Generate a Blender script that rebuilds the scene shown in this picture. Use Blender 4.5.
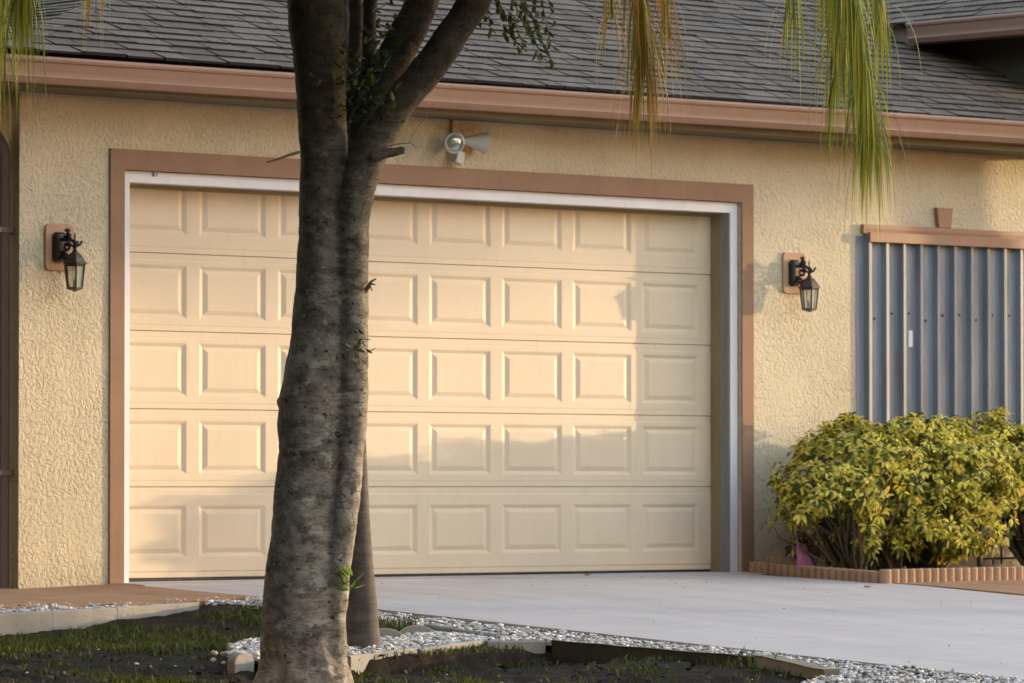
import bpy, bmesh, math, random
from math import sin, cos, pi, radians, sqrt, exp, atan2
from mathutils import Vector, Matrix, noise
scene = bpy.context.scene
COL = scene.collection
for o in list(bpy.data.objects):
    bpy.data.objects.remove(o)

# ------------------------------------------------------------------ camera, sky, sun, exposure
cam = bpy.data.objects.new('camera', bpy.data.cameras.new('camera'))
COL.objects.link(cam)
cam.location = (-18.9026, -23.4159, 0.5377)
_fw = Vector((0.68132, 0.73145, 0.02792))
cam.rotation_euler = _fw.to_track_quat('-Z', 'Y').to_euler()
cam.data.sensor_width = 36.0
cam.data.lens = 5180.9 / 1024 * 36.0
cam.data.clip_start = 0.5
cam.data.clip_end = 3000
cam.data.dof.use_dof = True
cam.data.dof.focus_distance = 23.5
cam.data.dof.aperture_fstop = 9.0
scene.camera = cam

SUN_AZ, SUN_EL = radians(74.05), radians(3.55)      # azimuth from the wall's outward normal, elevation
to_sun = Vector((sin(SUN_AZ) * cos(SUN_EL), -cos(SUN_AZ) * cos(SUN_EL), sin(SUN_EL)))
world = bpy.data.worlds.new("World")
scene.world = world
world.use_nodes = True
wn = world.node_tree.nodes
wl = world.node_tree.links
bg = wn['Background']
sky = wn.new('ShaderNodeTexSky')
sky.sky_type = 'NISHITA'
sky.sun_disc = False
sky.sun_elevation = SUN_EL
sky.sun_rotation = radians(105.5)
sky.air_density = 1.0
sky.dust_density = 0.1
sky.ozone_density = 1.0
tint = wn.new('ShaderNodeMix')
tint.data_type = 'RGBA'; tint.blend_type = 'MULTIPLY'
tint.inputs[0].default_value = 1.0
tint.inputs[7].default_value = (8.7, 7.05, 6.8, 1)
wl.new(sky.outputs[0], tint.inputs[6])
wl.new(tint.outputs[2], bg.inputs[0])
bg.inputs[1].default_value = 0.15
sl = bpy.data.lights.new('sun', 'SUN')
sl.energy = 3.15
sl.angle = radians(0.5)
sl.color = (1.0, 0.74, 0.42)
sun = bpy.data.objects.new('sun', sl)
COL.objects.link(sun)
sun.location = (20, -20, 20)
sun.rotation_euler = to_sun.to_track_quat('Z', 'Y').to_euler()
scene.view_settings.view_transform = 'Standard'
scene.view_settings.look = 'None'
scene.view_settings.gamma = 1.0
scene.view_settings.use_curve_mapping = False
scene.view_settings.exposure = 0.75
scene.render.resolution_x = 1024
scene.render.resolution_y = 683

# ------------------------------------------------------------------ helpers
class MB:
    """collects verts and faces for one mesh"""
    def __init__(s):
        s.v = []; s.f = []; s.m = []
    def add(s, vs, fs, mi=0):
        b = len(s.v)
        s.v.extend([tuple(p) for p in vs])
        for q in fs:
            s.f.append(tuple(b + i for i in q)); s.m.append(mi)
    def quad(s, a, b, c, d, mi=0):
        s.add([a, b, c, d], [(0, 1, 2, 3)], mi)
    def box(s, x0, x1, y0, y1, z0, z1, mi=0):
        vs = [(x, y, z) for z in (z0, z1) for y in (y0, y1) for x in (x0, x1)]
        s.add(vs, [(0, 2, 3, 1), (4, 5, 7, 6), (0, 1, 5, 4), (2, 6, 7, 3), (0, 4, 6, 2), (1, 3, 7, 5)], mi)
    def obox(s, c, ax, ay, az, mi=0):
        c = Vector(c); ax = Vector(ax); ay = Vector(ay); az = Vector(az)
        vs = [c + i * ax + j * ay + k * az for k in (-1, 1) for j in (-1, 1) for i in (-1, 1)]
        s.add(vs, [(0, 2, 3, 1), (4, 5, 7, 6), (0, 1, 5, 4), (2, 6, 7, 3), (0, 4, 6, 2), (1, 3, 7, 5)], mi)
    def tube(s, pts, rad, n=8, cap=True, mi=0, flat=1.0):
        pts = [Vector(p) for p in pts]
        if not hasattr(rad, '__len__'): rad = [rad] * len(pts)
        base = len(s.v); prev = None
        for i, p in enumerate(pts):
            t = (pts[min(i + 1, len(pts) - 1)] - pts[max(i - 1, 0)]).normalized()
            if prev is None:
                a = Vector((0, 0, 1)) if abs(t.z) < .9 else Vector((1, 0, 0))
                u = t.cross(a).normalized()
            else:
                u = (prev - t * prev.dot(t)).normalized()
            w = t.cross(u); prev = u
            for k in range(n):
                an = 2 * pi * k / n
                s.v.append(tuple(p + (u * cos(an) + w * sin(an) * flat) * rad[i]))
        for i in range(len(pts) - 1):
            for k in range(n):
                a = base + i * n + k; b = base + i * n + (k + 1) % n
                s.f.append((a, b, b + n, a + n)); s.m.append(mi)
        if cap:
            s.f.append(tuple(base + k for k in range(n))[::-1]); s.m.append(mi)
            s.f.append(tuple(base + (len(pts) - 1) * n + k for k in range(n))); s.m.append(mi)
    def prism(s, prof, p0, p1, ax, ay, cap=True, mi=0):
        """extrude a 2D profile (in axes ax, ay) from p0 to p1"""
        p0 = Vector(p0); p1 = Vector(p1); ax = Vector(ax); ay = Vector(ay)
        n = len(prof)
        vs = [p0 + ax * a + ay * b for a, b in prof] + [p1 + ax * a + ay * b for a, b in prof]
        fs = [(k, (k + 1) % n, (k + 1) % n + n, k + n) for k in range(n)]
        if cap: fs += [tuple(range(n))[::-1], tuple(range(n, 2 * n))]
        s.add(vs, fs, mi)
    def strip(s, prof, p0, p1, ax, ay, mi=0):
        p0 = Vector(p0); p1 = Vector(p1); ax = Vector(ax); ay = Vector(ay)
        n = len(prof)
        vs = [p0 + ax * a + ay * b for a, b in prof] + [p1 + ax * a + ay * b for a, b in prof]
        s.add(vs, [(k, k + 1, k + 1 + n, k + n) for k in range(n - 1)], mi)
    def lathe(s, c, prof, n=16, axis='Z', mi=0, facet=0):
        """prof: (radius, height) list"""
        base = len(s.v)
        for r, h in prof:
            for k in range(n):
                a = 2 * pi * (k + facet) / n
                if axis == 'Z': s.v.append((c[0] + r * cos(a), c[1] + r * sin(a), c[2] + h))
                elif axis == 'Y': s.v.append((c[0] + r * cos(a), c[1] + h, c[2] + r * sin(a)))
                else: s.v.append((c[0] + h, c[1] + r * cos(a), c[2] + r * sin(a)))
        for i in range(len(prof) - 1):
            for k in range(n):
                a = base + i * n + k; b = base + i * n + (k + 1) % n
                s.f.append((a, b, b + n, a + n)); s.m.append(mi)
        s.f.append(tuple(base + k for k in range(n))[::-1]); s.m.append(mi)
        s.f.append(tuple(base + (len(prof) - 1) * n + k for k in range(n))); s.m.append(mi)
    def build(s, name, mats, parent=None, smooth=False, bevel=0, fix=True):
        me = bpy.data.meshes.new(name)
        off = world_loc(parent) if parent else Vector((0, 0, 0))
        me.from_pydata([(v[0] - off.x, v[1] - off.y, v[2] - off.z) for v in s.v], [], s.f)
        if not isinstance(mats, (list, tuple)): mats = [mats]
        for m in mats: me.materials.append(m)
        if len(mats) > 1: me.polygons.foreach_set('material_index', s.m)
        if fix and len(s.f) < 60000:
            bm = bmesh.new(); bm.from_mesh(me)
            bmesh.ops.recalc_face_normals(bm, faces=bm.faces)
            bm.to_mesh(me); bm.free()
        if smooth: me.polygons.foreach_set('use_smooth', [True] * len(me.polygons))
        me.update()
        o = bpy.data.objects.new(name, me)
        COL.objects.link(o)
        if parent: o.parent = parent
        if bevel:
            b = o.modifiers.new('bevel', 'BEVEL'); b.width = bevel; b.segments = 2; b.limit_method = 'ANGLE'
        return o

LOCS = {}
def world_loc(o):
    l = Vector((0, 0, 0))
    while o is not None:
        l = l + Vector(o.location); o = o.parent
    return l
def tag(o, label=None, cat=None, group=None, kind=None):
    if label: o['label'] = label
    if cat: o['category'] = cat
    if group: o['group'] = group
    if kind: o['kind'] = kind
    return o
def thing(name, loc, label, cat, group=None):
    o = bpy.data.objects.new(name, None)
    o.empty_display_size = .2
    COL.objects.link(o); o.location = loc
    return tag(o, label, cat, group)

# ------------------------------------------------------------------ materials
def newmat(name, rough=.8, col=(.5, .5, .5), metal=0, spec=.5):
    m = bpy.data.materials.new(name); m.use_nodes = True
    b = m.node_tree.nodes['Principled BSDF']
    b.inputs['Base Color'].default_value = (*col, 1)
    b.inputs['Roughness'].default_value = rough
    b.inputs['Metallic'].default_value = metal
    b.inputs['Specular IOR Level'].default_value = spec
    return m, m.node_tree, b
def nd(nt, t, **k):
    n = nt.nodes.new(t)
    for a, v in k.items():
        if a in n.inputs: n.inputs[a].default_value = v
        else: setattr(n, a, v)
    return n
def coords(nt, scale=(1, 1, 1), loc=(0, 0, 0), rot=(0, 0, 0)):
    g = nt.nodes.new('ShaderNodeNewGeometry')
    mp = nt.nodes.new('ShaderNodeMapping')
    mp.inputs['Scale'].default_value = scale
    mp.inputs['Location'].default_value = loc
    mp.inputs['Rotation'].default_value = rot
    nt.links.new(g.outputs['Position'], mp.inputs['Vector'])
    return mp.outputs[0]
def tnoise(nt, vec, scale, detail=4, rough=.55, dist=0):
    n = nt.nodes.new('ShaderNodeTexNoise')
    n.inputs['Scale'].default_value = scale; n.inputs['Detail'].default_value = detail
    n.inputs['Roughness'].default_value = rough; n.inputs['Distortion'].default_value = dist
    nt.links.new(vec, n.inputs['Vector'])
    return n.outputs['Fac']
def ramp(nt, fac, stops):
    r = nt.nodes.new('ShaderNodeValToRGB')
    while len(r.color_ramp.elements) < len(stops): r.color_ramp.elements.new(.5)
    for e, (p, c) in zip(r.color_ramp.elements, stops):
        e.position = p
        e.color = (c, c, c, 1) if not hasattr(c, '__len__') else (*c, 1)
    nt.links.new(fac, r.inputs[0])
    return r.outputs[0]
def mix(nt, fac, a, b, mode='MIX'):
    m = nt.nodes.new('ShaderNodeMix'); m.data_type = 'RGBA'; m.blend_type = mode
    for s, v in ((0, fac), (6, a), (7, b)):
        if hasattr(v, 'links') or isinstance(v, bpy.types.NodeSocket): nt.links.new(v, m.inputs[s])
        elif s == 0: m.inputs[0].default_value = v
        else: m.inputs[s].default_value = (*v, 1) if len(v) == 3 else v
    return m.outputs[2]
def mth(nt, op, a, b=None, clamp=False):
    m = nt.nodes.new('ShaderNodeMath'); m.operation = op; m.use_clamp = clamp
    for i, v in enumerate((a, b)):
        if v is None: continue
        if isinstance(v, bpy.types.NodeSocket): nt.links.new(v, m.inputs[i])
        else: m.inputs[i].default_value = v
    return m.outputs[0]
def bump(nt, bsdf, h, dist=.005, strength=1.0, prev=None):
    b = nt.nodes.new('ShaderNodeBump')
    b.inputs['Distance'].default_value = dist; b.inputs['Strength'].default_value = strength
    nt.links.new(h, b.inputs['Height'])
    if prev: nt.links.new(prev, b.inputs['Normal'])
    nt.links.new(b.outputs[0], bsdf.inputs['Normal'])
    return b.outputs[0]
def setcol(nt, b, c): nt.links.new(c, b.inputs['Base Color'])

def painted(name, col, rough=.55, var=.08, scale=3, grain=0, dirt=.0, spec=.4):
    m, nt, b = newmat(name, rough, col, spec=spec)
    c = coords(nt)
    f = tnoise(nt, c, scale, 6, .6)
    lo = tuple(x * (1 - var) for x in col); hi = tuple(min(1, x * (1 + var)) for x in col)
    cc = mix(nt, ramp(nt, f, [(.3, 0), (.7, 1)]), lo, hi)
    if dirt:
        g = tnoise(nt, coords(nt, (1, 1, .25)), 14, 8, .7)
        cc = mix(nt, mth(nt, 'MULTIPLY', ramp(nt, g, [(.52, 0), (.75, 1)]), dirt), cc, tuple(x * .45 for x in col))
    setcol(nt, b, cc)
    if grain:
        h = tnoise(nt, coords(nt, (6, 6, 90)), 1.5, 5, .6)
        bump(nt, b, h, grain, .6)
    else:
        bump(nt, b, tnoise(nt, c, 60, 3), .0006, .5)
    return m

def stucco():
    m, nt, b = newmat('stucco', .9, (.6, .5, .34), spec=.25)
    c = coords(nt)
    big = tnoise(nt, c, .9, 5, .6)
    base = mix(nt, ramp(nt, big, [(.3, 0), (.7, 1)]), (.55, .47, .335), (.63, .545, .405))
    streak = tnoise(nt, coords(nt, (3.5, 3.5, .35)), 1.6, 6, .6)
    base = mix(nt, mth(nt, 'MULTIPLY', ramp(nt, streak, [(.5, 0), (.8, 1)]), .3), base, (.44, .36, .24))
    # trowelled skip texture: raised islands cut by winding grooves
    w = nt.nodes.new('ShaderNodeTexNoise'); w.inputs['Scale'].default_value = 12; w.inputs['Detail'].default_value = 2
    nt.links.new(c, w.inputs['Vector'])
    wv = nt.nodes.new('ShaderNodeVectorMath'); wv.operation = 'MULTIPLY_ADD'
    nt.links.new(w.outputs['Color'], wv.inputs[0]); wv.inputs[1].default_value = (.045, .045, .045)
    nt.links.new(c, wv.inputs[2])
    st = nt.nodes.new('ShaderNodeMapping'); st.inputs['Scale'].default_value = (1, 1, .8)
    nt.links.new(wv.outputs[0], st.inputs[0])
    n1 = tnoise(nt, st.outputs[0], 46, 3, .55, .6)
    h1 = ramp(nt, n1, [(.40, 0), (.50, .75), (.62, 1)])
    n2 = tnoise(nt, c, 120, 4, .6)
    h = mth(nt, 'ADD', mth(nt, 'MULTIPLY', h1, 1.0), mth(nt, 'MULTIPLY', n2, .28))
    grooves = ramp(nt, n1, [(.36, 1), (.44, 0)])
    base = mix(nt, mth(nt, 'MULTIPLY', grooves, .22), base, (.40, .31, .19))
    # rust run-off round the old floodlight (x 2.4, z 2.6) and its patch
    px = nt.nodes.new('ShaderNodeSeparateXYZ')
    nt.links.new(c, px.inputs[0])
    def blob(x0, z0, sx, sz):
        dx = mth(nt, 'DIVIDE', mth(nt, 'SUBTRACT', px.outputs[0], x0), sx)
        dz = mth(nt, 'DIVIDE', mth(nt, 'SUBTRACT', px.outputs[2], z0), sz)
        r = mth(nt, 'ADD', mth(nt, 'MULTIPLY', dx, dx), mth(nt, 'MULTIPLY', dz, dz))
        r = mth(nt, 'ADD', r, mth(nt, 'MULTIPLY', mth(nt, 'SUBTRACT', n1, .5), 1.6))
        return mth(nt, 'SUBTRACT', 1.0, r, clamp=True)
    base = mix(nt, mth(nt, 'MULTIPLY', blob(2.43, 2.58, .06, .14), .8), base, (.42, .22, .06))
    base = mix(nt, mth(nt, 'MULTIPLY', blob(2.55, 2.60, .09, .07), .6), base, (.50, .27, .08))
    base = mix(nt, mth(nt, 'MULTIPLY', blob(2.10, 2.58, .22, .12), .55), base, (.45, .39, .30))
    base = mix(nt, mth(nt, 'MULTIPLY', blob(2.62, 2.72, .3, .05), .5), base, (.33, .27, .16))
    low = mth(nt, 'SUBTRACT', 1.0, mth(nt, 'MULTIPLY', mth(nt, 'ADD', px.outputs[2], .05), 4.5), clamp=True)
    spl = mth(nt, 'MULTIPLY', low, ramp(nt, tnoise(nt, c, 6, 7, .7), [(.4, .15), (.62, 1)]))
    base = mix(nt, mth(nt, 'MULTIPLY', spl, .45), base, (.30, .24, .18))
    setcol(nt, b, base)
    patch = ramp(nt, tnoise(nt, c, 2.2, 3, .5), [(.35, .45), (.62, 1)])
    bump(nt, b, mth(nt, 'MULTIPLY', h, patch), .0068, .95)
    return m

def concrete(name, col, dark=.75, scale=1.2, b_d=.0015, speck=True):
    m, nt, b = newmat(name, .85, col, spec=.3)
    c = coords(nt)
    f = tnoise(nt, c, scale, 7, .65)
    cc = mix(nt, ramp(nt, f, [(.3, 0), (.7, 1)]), tuple(x * dark for x in col), col)
    f2 = tnoise(nt, coords(nt, (1, 3.5, 1)), 1.1, 5, .6)
    cc = mix(nt, mth(nt, 'MULTIPLY', ramp(nt, f2, [(.5, 0), (.72, 1)]), .35), cc, tuple(x * dark * .85 for x in col))
    if speck:
        s = tnoise(nt, c, 45, 2, .5)
        cc = mix(nt, mth(nt, 'MULTIPLY', ramp(nt, s, [(.70, 0), (.76, 1)]), .5), cc, tuple(x * .35 for x in col))
    setcol(nt, b, cc)
    bump(nt, b, tnoise(nt, c, 90, 4, .6), b_d, .8)
    return m

def drive_mat():
    m = concrete('driveway_concrete', (.48, .44, .425), .86, .9)
    nt = m.node_tree; b = nt.nodes['Principled BSDF']
    src = b.inputs['Base Color'].links[0].from_socket
    t = tnoise(nt, coords(nt, (2.2, .22, 1)), 1.6, 7, .65)
    c = mix(nt, mth(nt, 'MULTIPLY', ramp(nt, t, [(.46, 0), (.66, 1)]), .34), src, (.31, .275, .255))
    t2 = tnoise(nt, coords(nt, (.5, 2.5, 1)), 2.4, 8, .7)
    c = mix(nt, mth(nt, 'MULTIPLY', ramp(nt, t2, [(.54, 0), (.66, 1)]), .28), c, (.34, .29, .26))
    t3 = tnoise(nt, coords(nt), 7, 4, .5)
    c = mix(nt, mth(nt, 'MULTIPLY', ramp(nt, t3, [(.70, 0), (.78, 1)]), .35), c, (.22, .20, .19))
    nt.links.new(c, b.inputs['Base Color'])
    return m
def metal_mat(name, col, rough=.45, metal=.6, var=.15):
    m, nt, b = newmat(name, rough, col, metal)
    c = coords(nt, (1, 1, .2))
    f = tnoise(nt, c, 6, 6, .6)
    setcol(nt, b, mix(nt, ramp(nt, f, [(.3, 0), (.7, 1)]), tuple(x * (1 - var) for x in col), tuple(x * (1 + var) for x in col)))
    nt.links.new(mth(nt, 'ADD', rough - .12, mth(nt, 'MULTIPLY', tnoise(nt, c, 20, 4), .25)), b.inputs['Roughness'])
    return m

def island_mat(name, stops, rough=.8, extra=None, spec=.3, trans=None, var_scale=None):
    m, nt, b = newmat(name, rough, (.5, .5, .5), spec=spec)
    g = nt.nodes.new('ShaderNodeNewGeometry')
    cc = ramp(nt, g.outputs['Random Per Island'], stops)
    if var_scale:
        f = tnoise(nt, coords(nt), var_scale, 5, .6)
        cc = mix(nt, 1.0, cc, ramp(nt, f, [(.3, .62), (.7, 1.15)]), 'MULTIPLY')
    setcol(nt, b, cc)
    if trans:
        t = nt.nodes.new('ShaderNodeBsdfTranslucent')
        nt.links.new(cc, t.inputs[0])
        ms = nt.nodes.new('ShaderNodeMixShader'); ms.inputs[0].default_value = trans
        out = nt.nodes['Material Output']
        nt.links.new(b.outputs[0], ms.inputs[1]); nt.links.new(t.outputs[0], ms.inputs[2])
        nt.links.new(ms.outputs[0], out.inputs[0])
    return m

def bark():
    m, nt, b = newmat('bark', .9, (.2, .18, .15), spec=.2)
    c = coords(nt, (1, 1, 1.7))
    c1 = coords(nt)
    f = tnoise(nt, coords(nt, (1, 1, 1.5)), 8.5, 13, .76, .1)
    cc = ramp(nt, f, [(.33, (.07, .058, .048)), (.43, (.17, .146, .124)), (.52, (.30, .262, .225)), (.60, (.39, .345, .298)), (.66, (.52, .475, .415))])
    band = tnoise(nt, coords(nt, (2.2, 2.2, 17)), 6, 9, .70, .1)
    cc = mix(nt, mth(nt, 'MULTIPLY', ramp(nt, band, [(.59, 0), (.64, 1)]), .6), cc, (.05, .040, .033))
    crk = tnoise(nt, coords(nt, (3, 3, 30)), 9, 4, .6, .2)
    cc = mix(nt, mth(nt, 'MULTIPLY', ramp(nt, crk, [(.62, 0), (.66, 1)]), .45), cc, (.045, .036, .03))
    spots = tnoise(nt, coords(nt, (1, 1, 1.4)), 26, 3, .55)
    cc = mix(nt, mth(nt, 'MULTIPLY', ramp(nt, spots, [(.66, 0), (.68, 1)]), .85), cc, (.03, .024, .02))
    lich = tnoise(nt, coords(nt, (1, 1, 1.6)), 9, 9, .72, .2)
    cc = mix(nt, mth(nt, 'MULTIPLY', ramp(nt, lich, [(.565, 0), (.60, 1)]), .75), cc, (.50, .47, .41))
    moss = tnoise(nt, c1, 3.2, 6, .7)
    cc = mix(nt, mth(nt, 'MULTIPLY', ramp(nt, moss, [(.57, 0), (.70, 1)]), .5), cc, (.10, .11, .04))
    # bark darker with height: own tone plus crown shade put into the colour
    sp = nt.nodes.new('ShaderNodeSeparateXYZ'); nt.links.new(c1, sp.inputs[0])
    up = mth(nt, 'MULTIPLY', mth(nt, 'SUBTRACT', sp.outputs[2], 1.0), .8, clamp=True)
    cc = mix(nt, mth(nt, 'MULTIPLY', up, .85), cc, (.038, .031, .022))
    setcol(nt, b, cc)
    h = mth(nt, 'ADD', f, mth(nt, 'MULTIPLY', tnoise(nt, coords(nt, (1, 1, 3)), 34, 6, .65), .5))
    h = mth(nt, 'SUBTRACT', h, mth(nt, 'MULTIPLY', ramp(nt, band, [(.57, 0), (.66, 1)]), .18))
    h = mth(nt, 'SUBTRACT', h, mth(nt, 'MULTIPLY', ramp(nt, crk, [(.60, 0), (.66, 1)]), .12))
    bump(nt, b, h, .017, 1.0)
    return m

M = {}
M['stucco'] = stucco()
M['trim'] = painted('brown_trim_paint', (.285, .172, .115), .7, .12, 2.2, dirt=.25, spec=.12)
M['gutter'] = painted('gutter_paint', (.31, .18, .122), .5, .08, 1.5, dirt=.2, spec=.25)
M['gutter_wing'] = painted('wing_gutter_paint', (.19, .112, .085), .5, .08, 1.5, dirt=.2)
M['fascia'] = painted('fascia_paint', (.15, .12, .07), .7, .1, 2, dirt=.3)
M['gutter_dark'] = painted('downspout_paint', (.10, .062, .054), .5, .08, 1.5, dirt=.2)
M['plaque'] = painted('plaque_paint', (.44, .28, .19), .7, .1, 6, dirt=.2, spec=.12)
M['white'] = painted('white_frame_paint', (.70, .685, .72), .45, .05, 2, dirt=.12)
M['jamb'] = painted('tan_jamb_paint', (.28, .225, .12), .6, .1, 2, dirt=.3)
M['door'] = painted('door_paint', (.665, .545, .405), .6, .06, .9, grain=.0012, dirt=.10, spec=.2)
M['seal'] = painted('rubber_seal', (.03, .03, .03), .8)
M['track'] = metal_mat('aluminium_track', (.28, .29, .31), .5, .3)
M['shutter'] = metal_mat('galvanised_sheet', (.20, .225, .27), .45, .3, .25)
M['sticker'] = painted('sticker_paper', (.75, .75, .76), .6)
M['black'] = painted('black_iron', (.022, .018, .016), .45, .3, 30, spec=.5)
M['bronze'] = painted('bronze_paint', (.060, .038, .028), .4, .3, 30, spec=.5)
M['rust'] = painted('rusty_conduit', (.36, .18, .07), .8, .3, 20)
M['galv'] = metal_mat('grey_lamp_metal', (.55, .56, .56), .4, .5)
M['lampwhite'] = painted('white_plastic', (.50, .485, .46), .5, .06, 12, dirt=.3)
M['roofbase'] = painted('roof_felt', (.03, .028, .027), .95)
M['drive'] = drive_mat()
M['tan'] = concrete('tan_painted_concrete', (.38, .205, .11), .66, 3.2)
M['kerb'] = concrete('kerb_concrete', (.33, .31, .285), .7, 4, .004)
M['edging'] = concrete('terracotta_edging', (.40, .25, .16), .8, 4, .002)
M['bark'] = bark()
M['plasterw'] = painted('shaded_wing_plaster', (.07, .064, .05), .9, .12, 2)  # dark plaster with the shade under the eave put into its colour

def glass():
    m, nt, b = newmat('lantern_glass', .08, (.92, .95, .9))
    b.inputs['Transmission Weight'].default_value = .85
    b.inputs['IOR'].default_value = 1.2
    return m
M['glass'] = glass()
def bulb_glass():
    m, nt, b = newmat('frosted_lamp_face', .12, (.50, .50, .46), .6)
    return m
M['face'] = bulb_glass()

M['shingle_edge'] = painted('shaded_shingle_edge', (.022, .020, .019), .95)  # dark cut asphalt, with the shadow under each course put into the colour
def shingles():
    m, nt, b = newmat('shingles', .95, (.1, .09, .09), spec=.2)
    g = nt.nodes.new('ShaderNodeNewGeometry')
    cc = ramp(nt, g.outputs['Random Per Island'], [(0, (.105, .083, .066)), (.5, (.130, .103, .082)), (1, (.158, .126, .101))])
    f = tnoise(nt, coords(nt), 5, 6, .65)
    cc = mix(nt, 1.0, cc, ramp(nt, f, [(.3, .75), (.7, 1.12)]), 'MULTIPLY')
    gr = tnoise(nt, coords(nt), 160, 2)
    cc = mix(nt, 1.0, cc, ramp(nt, gr, [(.35, .7), (.65, 1.25)]), 'MULTIPLY')
    setcol(nt, b, cc)
    bump(nt, b, gr, .002, .7)
    return m
M['shingle'] = shingles()

def soil():
    m, nt, b = newmat('soil', .95, (.03, .02, .015), spec=.15)
    c = coords(nt)
    f = tnoise(nt, c, 9, 9, .72)
    cc = ramp(nt, f, [(.3, (.009, .005, .003)), (.55, (.026, .014, .008)), (.75, (.065, .037, .022))])
    g = tnoise(nt, c, 1.7, 6, .65)
    cc = mix(nt, mth(nt, 'MULTIPLY', ramp(nt, g, [(.5, 0), (.66, 1)]), .45), cc, (.026, .036, .010))
    sp = tnoise(nt, c, 60, 2, .5)
    cc = mix(nt, mth(nt, 'MULTIPLY', ramp(nt, sp, [(.70, 0), (.74, 1)]), .6), cc, (.16, .12, .09))
    setcol(nt, b, cc)
    bump(nt, b, f, .03, 1)
    return m
M['soil'] = soil()
M['gravelbed'] = painted('gravel_bed_fines', (.14, .12, .105), .95, .3, 30)
M['chip'] = island_mat('marble_chips', [(0, (.14, .12, .10)), (.08, (.32, .27, .22)), (.2, (.52, .48, .44)), (.55, (.70, .67, .65)), (1, (.82, .80, .79))], .75, var_scale=20)
M['grass'] = island_mat('grass_blades', [(0, (.028, .036, .007)), (.4, (.055, .078, .012)), (.75, (.095, .120, .018)), (.93, (.14, .125, .04)), (1, (.26, .20, .10))], .6, trans=.3)
M['leafy'] = island_mat('variegated_leaves', [(0, (.035, .055, .010)), (.26, (.10, .135, .02)), (.34, (.42, .41, .045)), (.52, (.74, .65, .08)), (.88, (.86, .74, .15)), (1, (.62, .50, .20))], .62, spec=.25, trans=.3, var_scale=22)
M['treeleaf'] = island_mat('tree_leaves', [(0, (.022, .042, .010)), (.5, (.045, .075, .018)), (.85, (.07, .11, .025)), (1, (.13, .15, .04))], .45, spec=.45, trans=.25)
M['brightleaf'] = island_mat('bright_sprout_leaves', [(0, (.10, .20, .03)), (1, (.22, .34, .05))], .45, trans=.4)
M['frond'] = island_mat('palm_leaflets', [(0, (.07, .10, .014)), (.4, (.18, .23, .022)), (.75, (.36, .37, .035)), (.94, (.52, .44, .05)), (1, (.40, .22, .05))], .5, spec=.4, trans=.35)
M['frondold'] = island_mat('yellowing_palm_leaflets', [(0, (.11, .14, .02)), (.3, (.27, .24, .035)), (.6, (.44, .26, .045)), (1, (.50, .22, .045))], .5, spec=.4, trans=.35)
M['palmbark'] = None
def palmbark():
    m, nt, b = newmat('palm_bark', .9, (.2, .18, .18), spec=.2)
    c = coords(nt, (1, 1, 1))
    f = tnoise(nt, coords(nt, (1, 1, 4)), 7, 7, .65)
    cc = ramp(nt, f, [(.3, (.07, .060, .056)), (.6, (.125, .108, .102)), (.8, (.18, .158, .148))])
    sp = nt.nodes.new('ShaderNodeSeparateXYZ'); nt.links.new(c, sp.inputs[0])
    ring = mth(nt, 'FRACT', mth(nt, 'ADD', mth(nt, 'MULTIPLY', sp.outputs[2], 9.0), mth(nt, 'MULTIPLY', tnoise(nt, c, 3, 3), .9)))
    cc = mix(nt, mth(nt, 'MULTIPLY', ramp(nt, ring, [(.0, 1), (.10, 0)]), .5), cc, (.07, .055, .05))
    setcol(nt, b, cc)
    bump(nt, b, mth(nt, 'ADD', f, ring), .008, .8)
    return m
M['palmbark'] = palmbark()
M['foil'] = painted('pink_foil', (.33, .13, .26), .25, .35, 14, spec=.8)
M['foilw'] = painted('lilac_foil', (.52, .38, .60), .25, .2, 14, spec=.8)
M['redleaf'] = island_mat('dark_red_leaves', [(0, (.05, .02, .012)), (.6, (.12, .035, .02)), (1, (.06, .07, .02))], .5, trans=.2)
M['mulch'] = island_mat('bark_mulch', [(0, (.02, .012, .008)), (1, (.09, .055, .035))], .95)
M['twig'] = painted('twig_wood', (.22, .16, .10), .9, .2, 20)
M['stem'] = painted('woody_stem', (.11, .085, .055), .9, .3, 20)
M['timber'] = painted('shaded_old_timber', (.055, .044, .033), .9, .25, 9, dirt=.4)  # shade on the face turned from the sun is put into this colour
M['timber_pale'] = painted('weathered_timber', (.20, .165, .12), .9, .25, 9, dirt=.4)
M['dry'] = island_mat('dry_leaf', [(0, (.10, .055, .025)), (1, (.30, .15, .06))], .8)

# ------------------------------------------------------------------ ground heights
def gz(x, y):
    a = -y
    t = .03 * max(min(x, 0), -1.2)
    return -.018 - .035 * min(max(a, 0), 1.6) - .06 * min(max(0, a - 1.6), 13) + t
def lawn_z(x, y):
    d1 = min(max(.032 + .060 * (-.8 - x), .025), .125)
    if x > -.95 and y < -1.9: d1 = .05
    d2 = .068
    k = min(max((-2.6 - y) / .8, 0), 1)
    q = 1 - sqrt(((x + 1.75) / 1.15) ** 2 + ((y + 3.98 - .12 * (x + 1.75)) / .5) ** 2)
    ln = -4.46 + .185 * (x + 2.33)
    if y > ln: d2 -= .040 * min(1, max(0, q * 5))
    elif -3.2 < x < -.6 and y > ln - .6: d2 += .038
    if y < -4.3 and x > -1.6: d2 -= .020 * min(1, (-4.3 - y) * 3) * min(1, (x + 1.6) * 2)
    return gz(x, y) - d1 * (1 - k) - d2 * k

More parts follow.
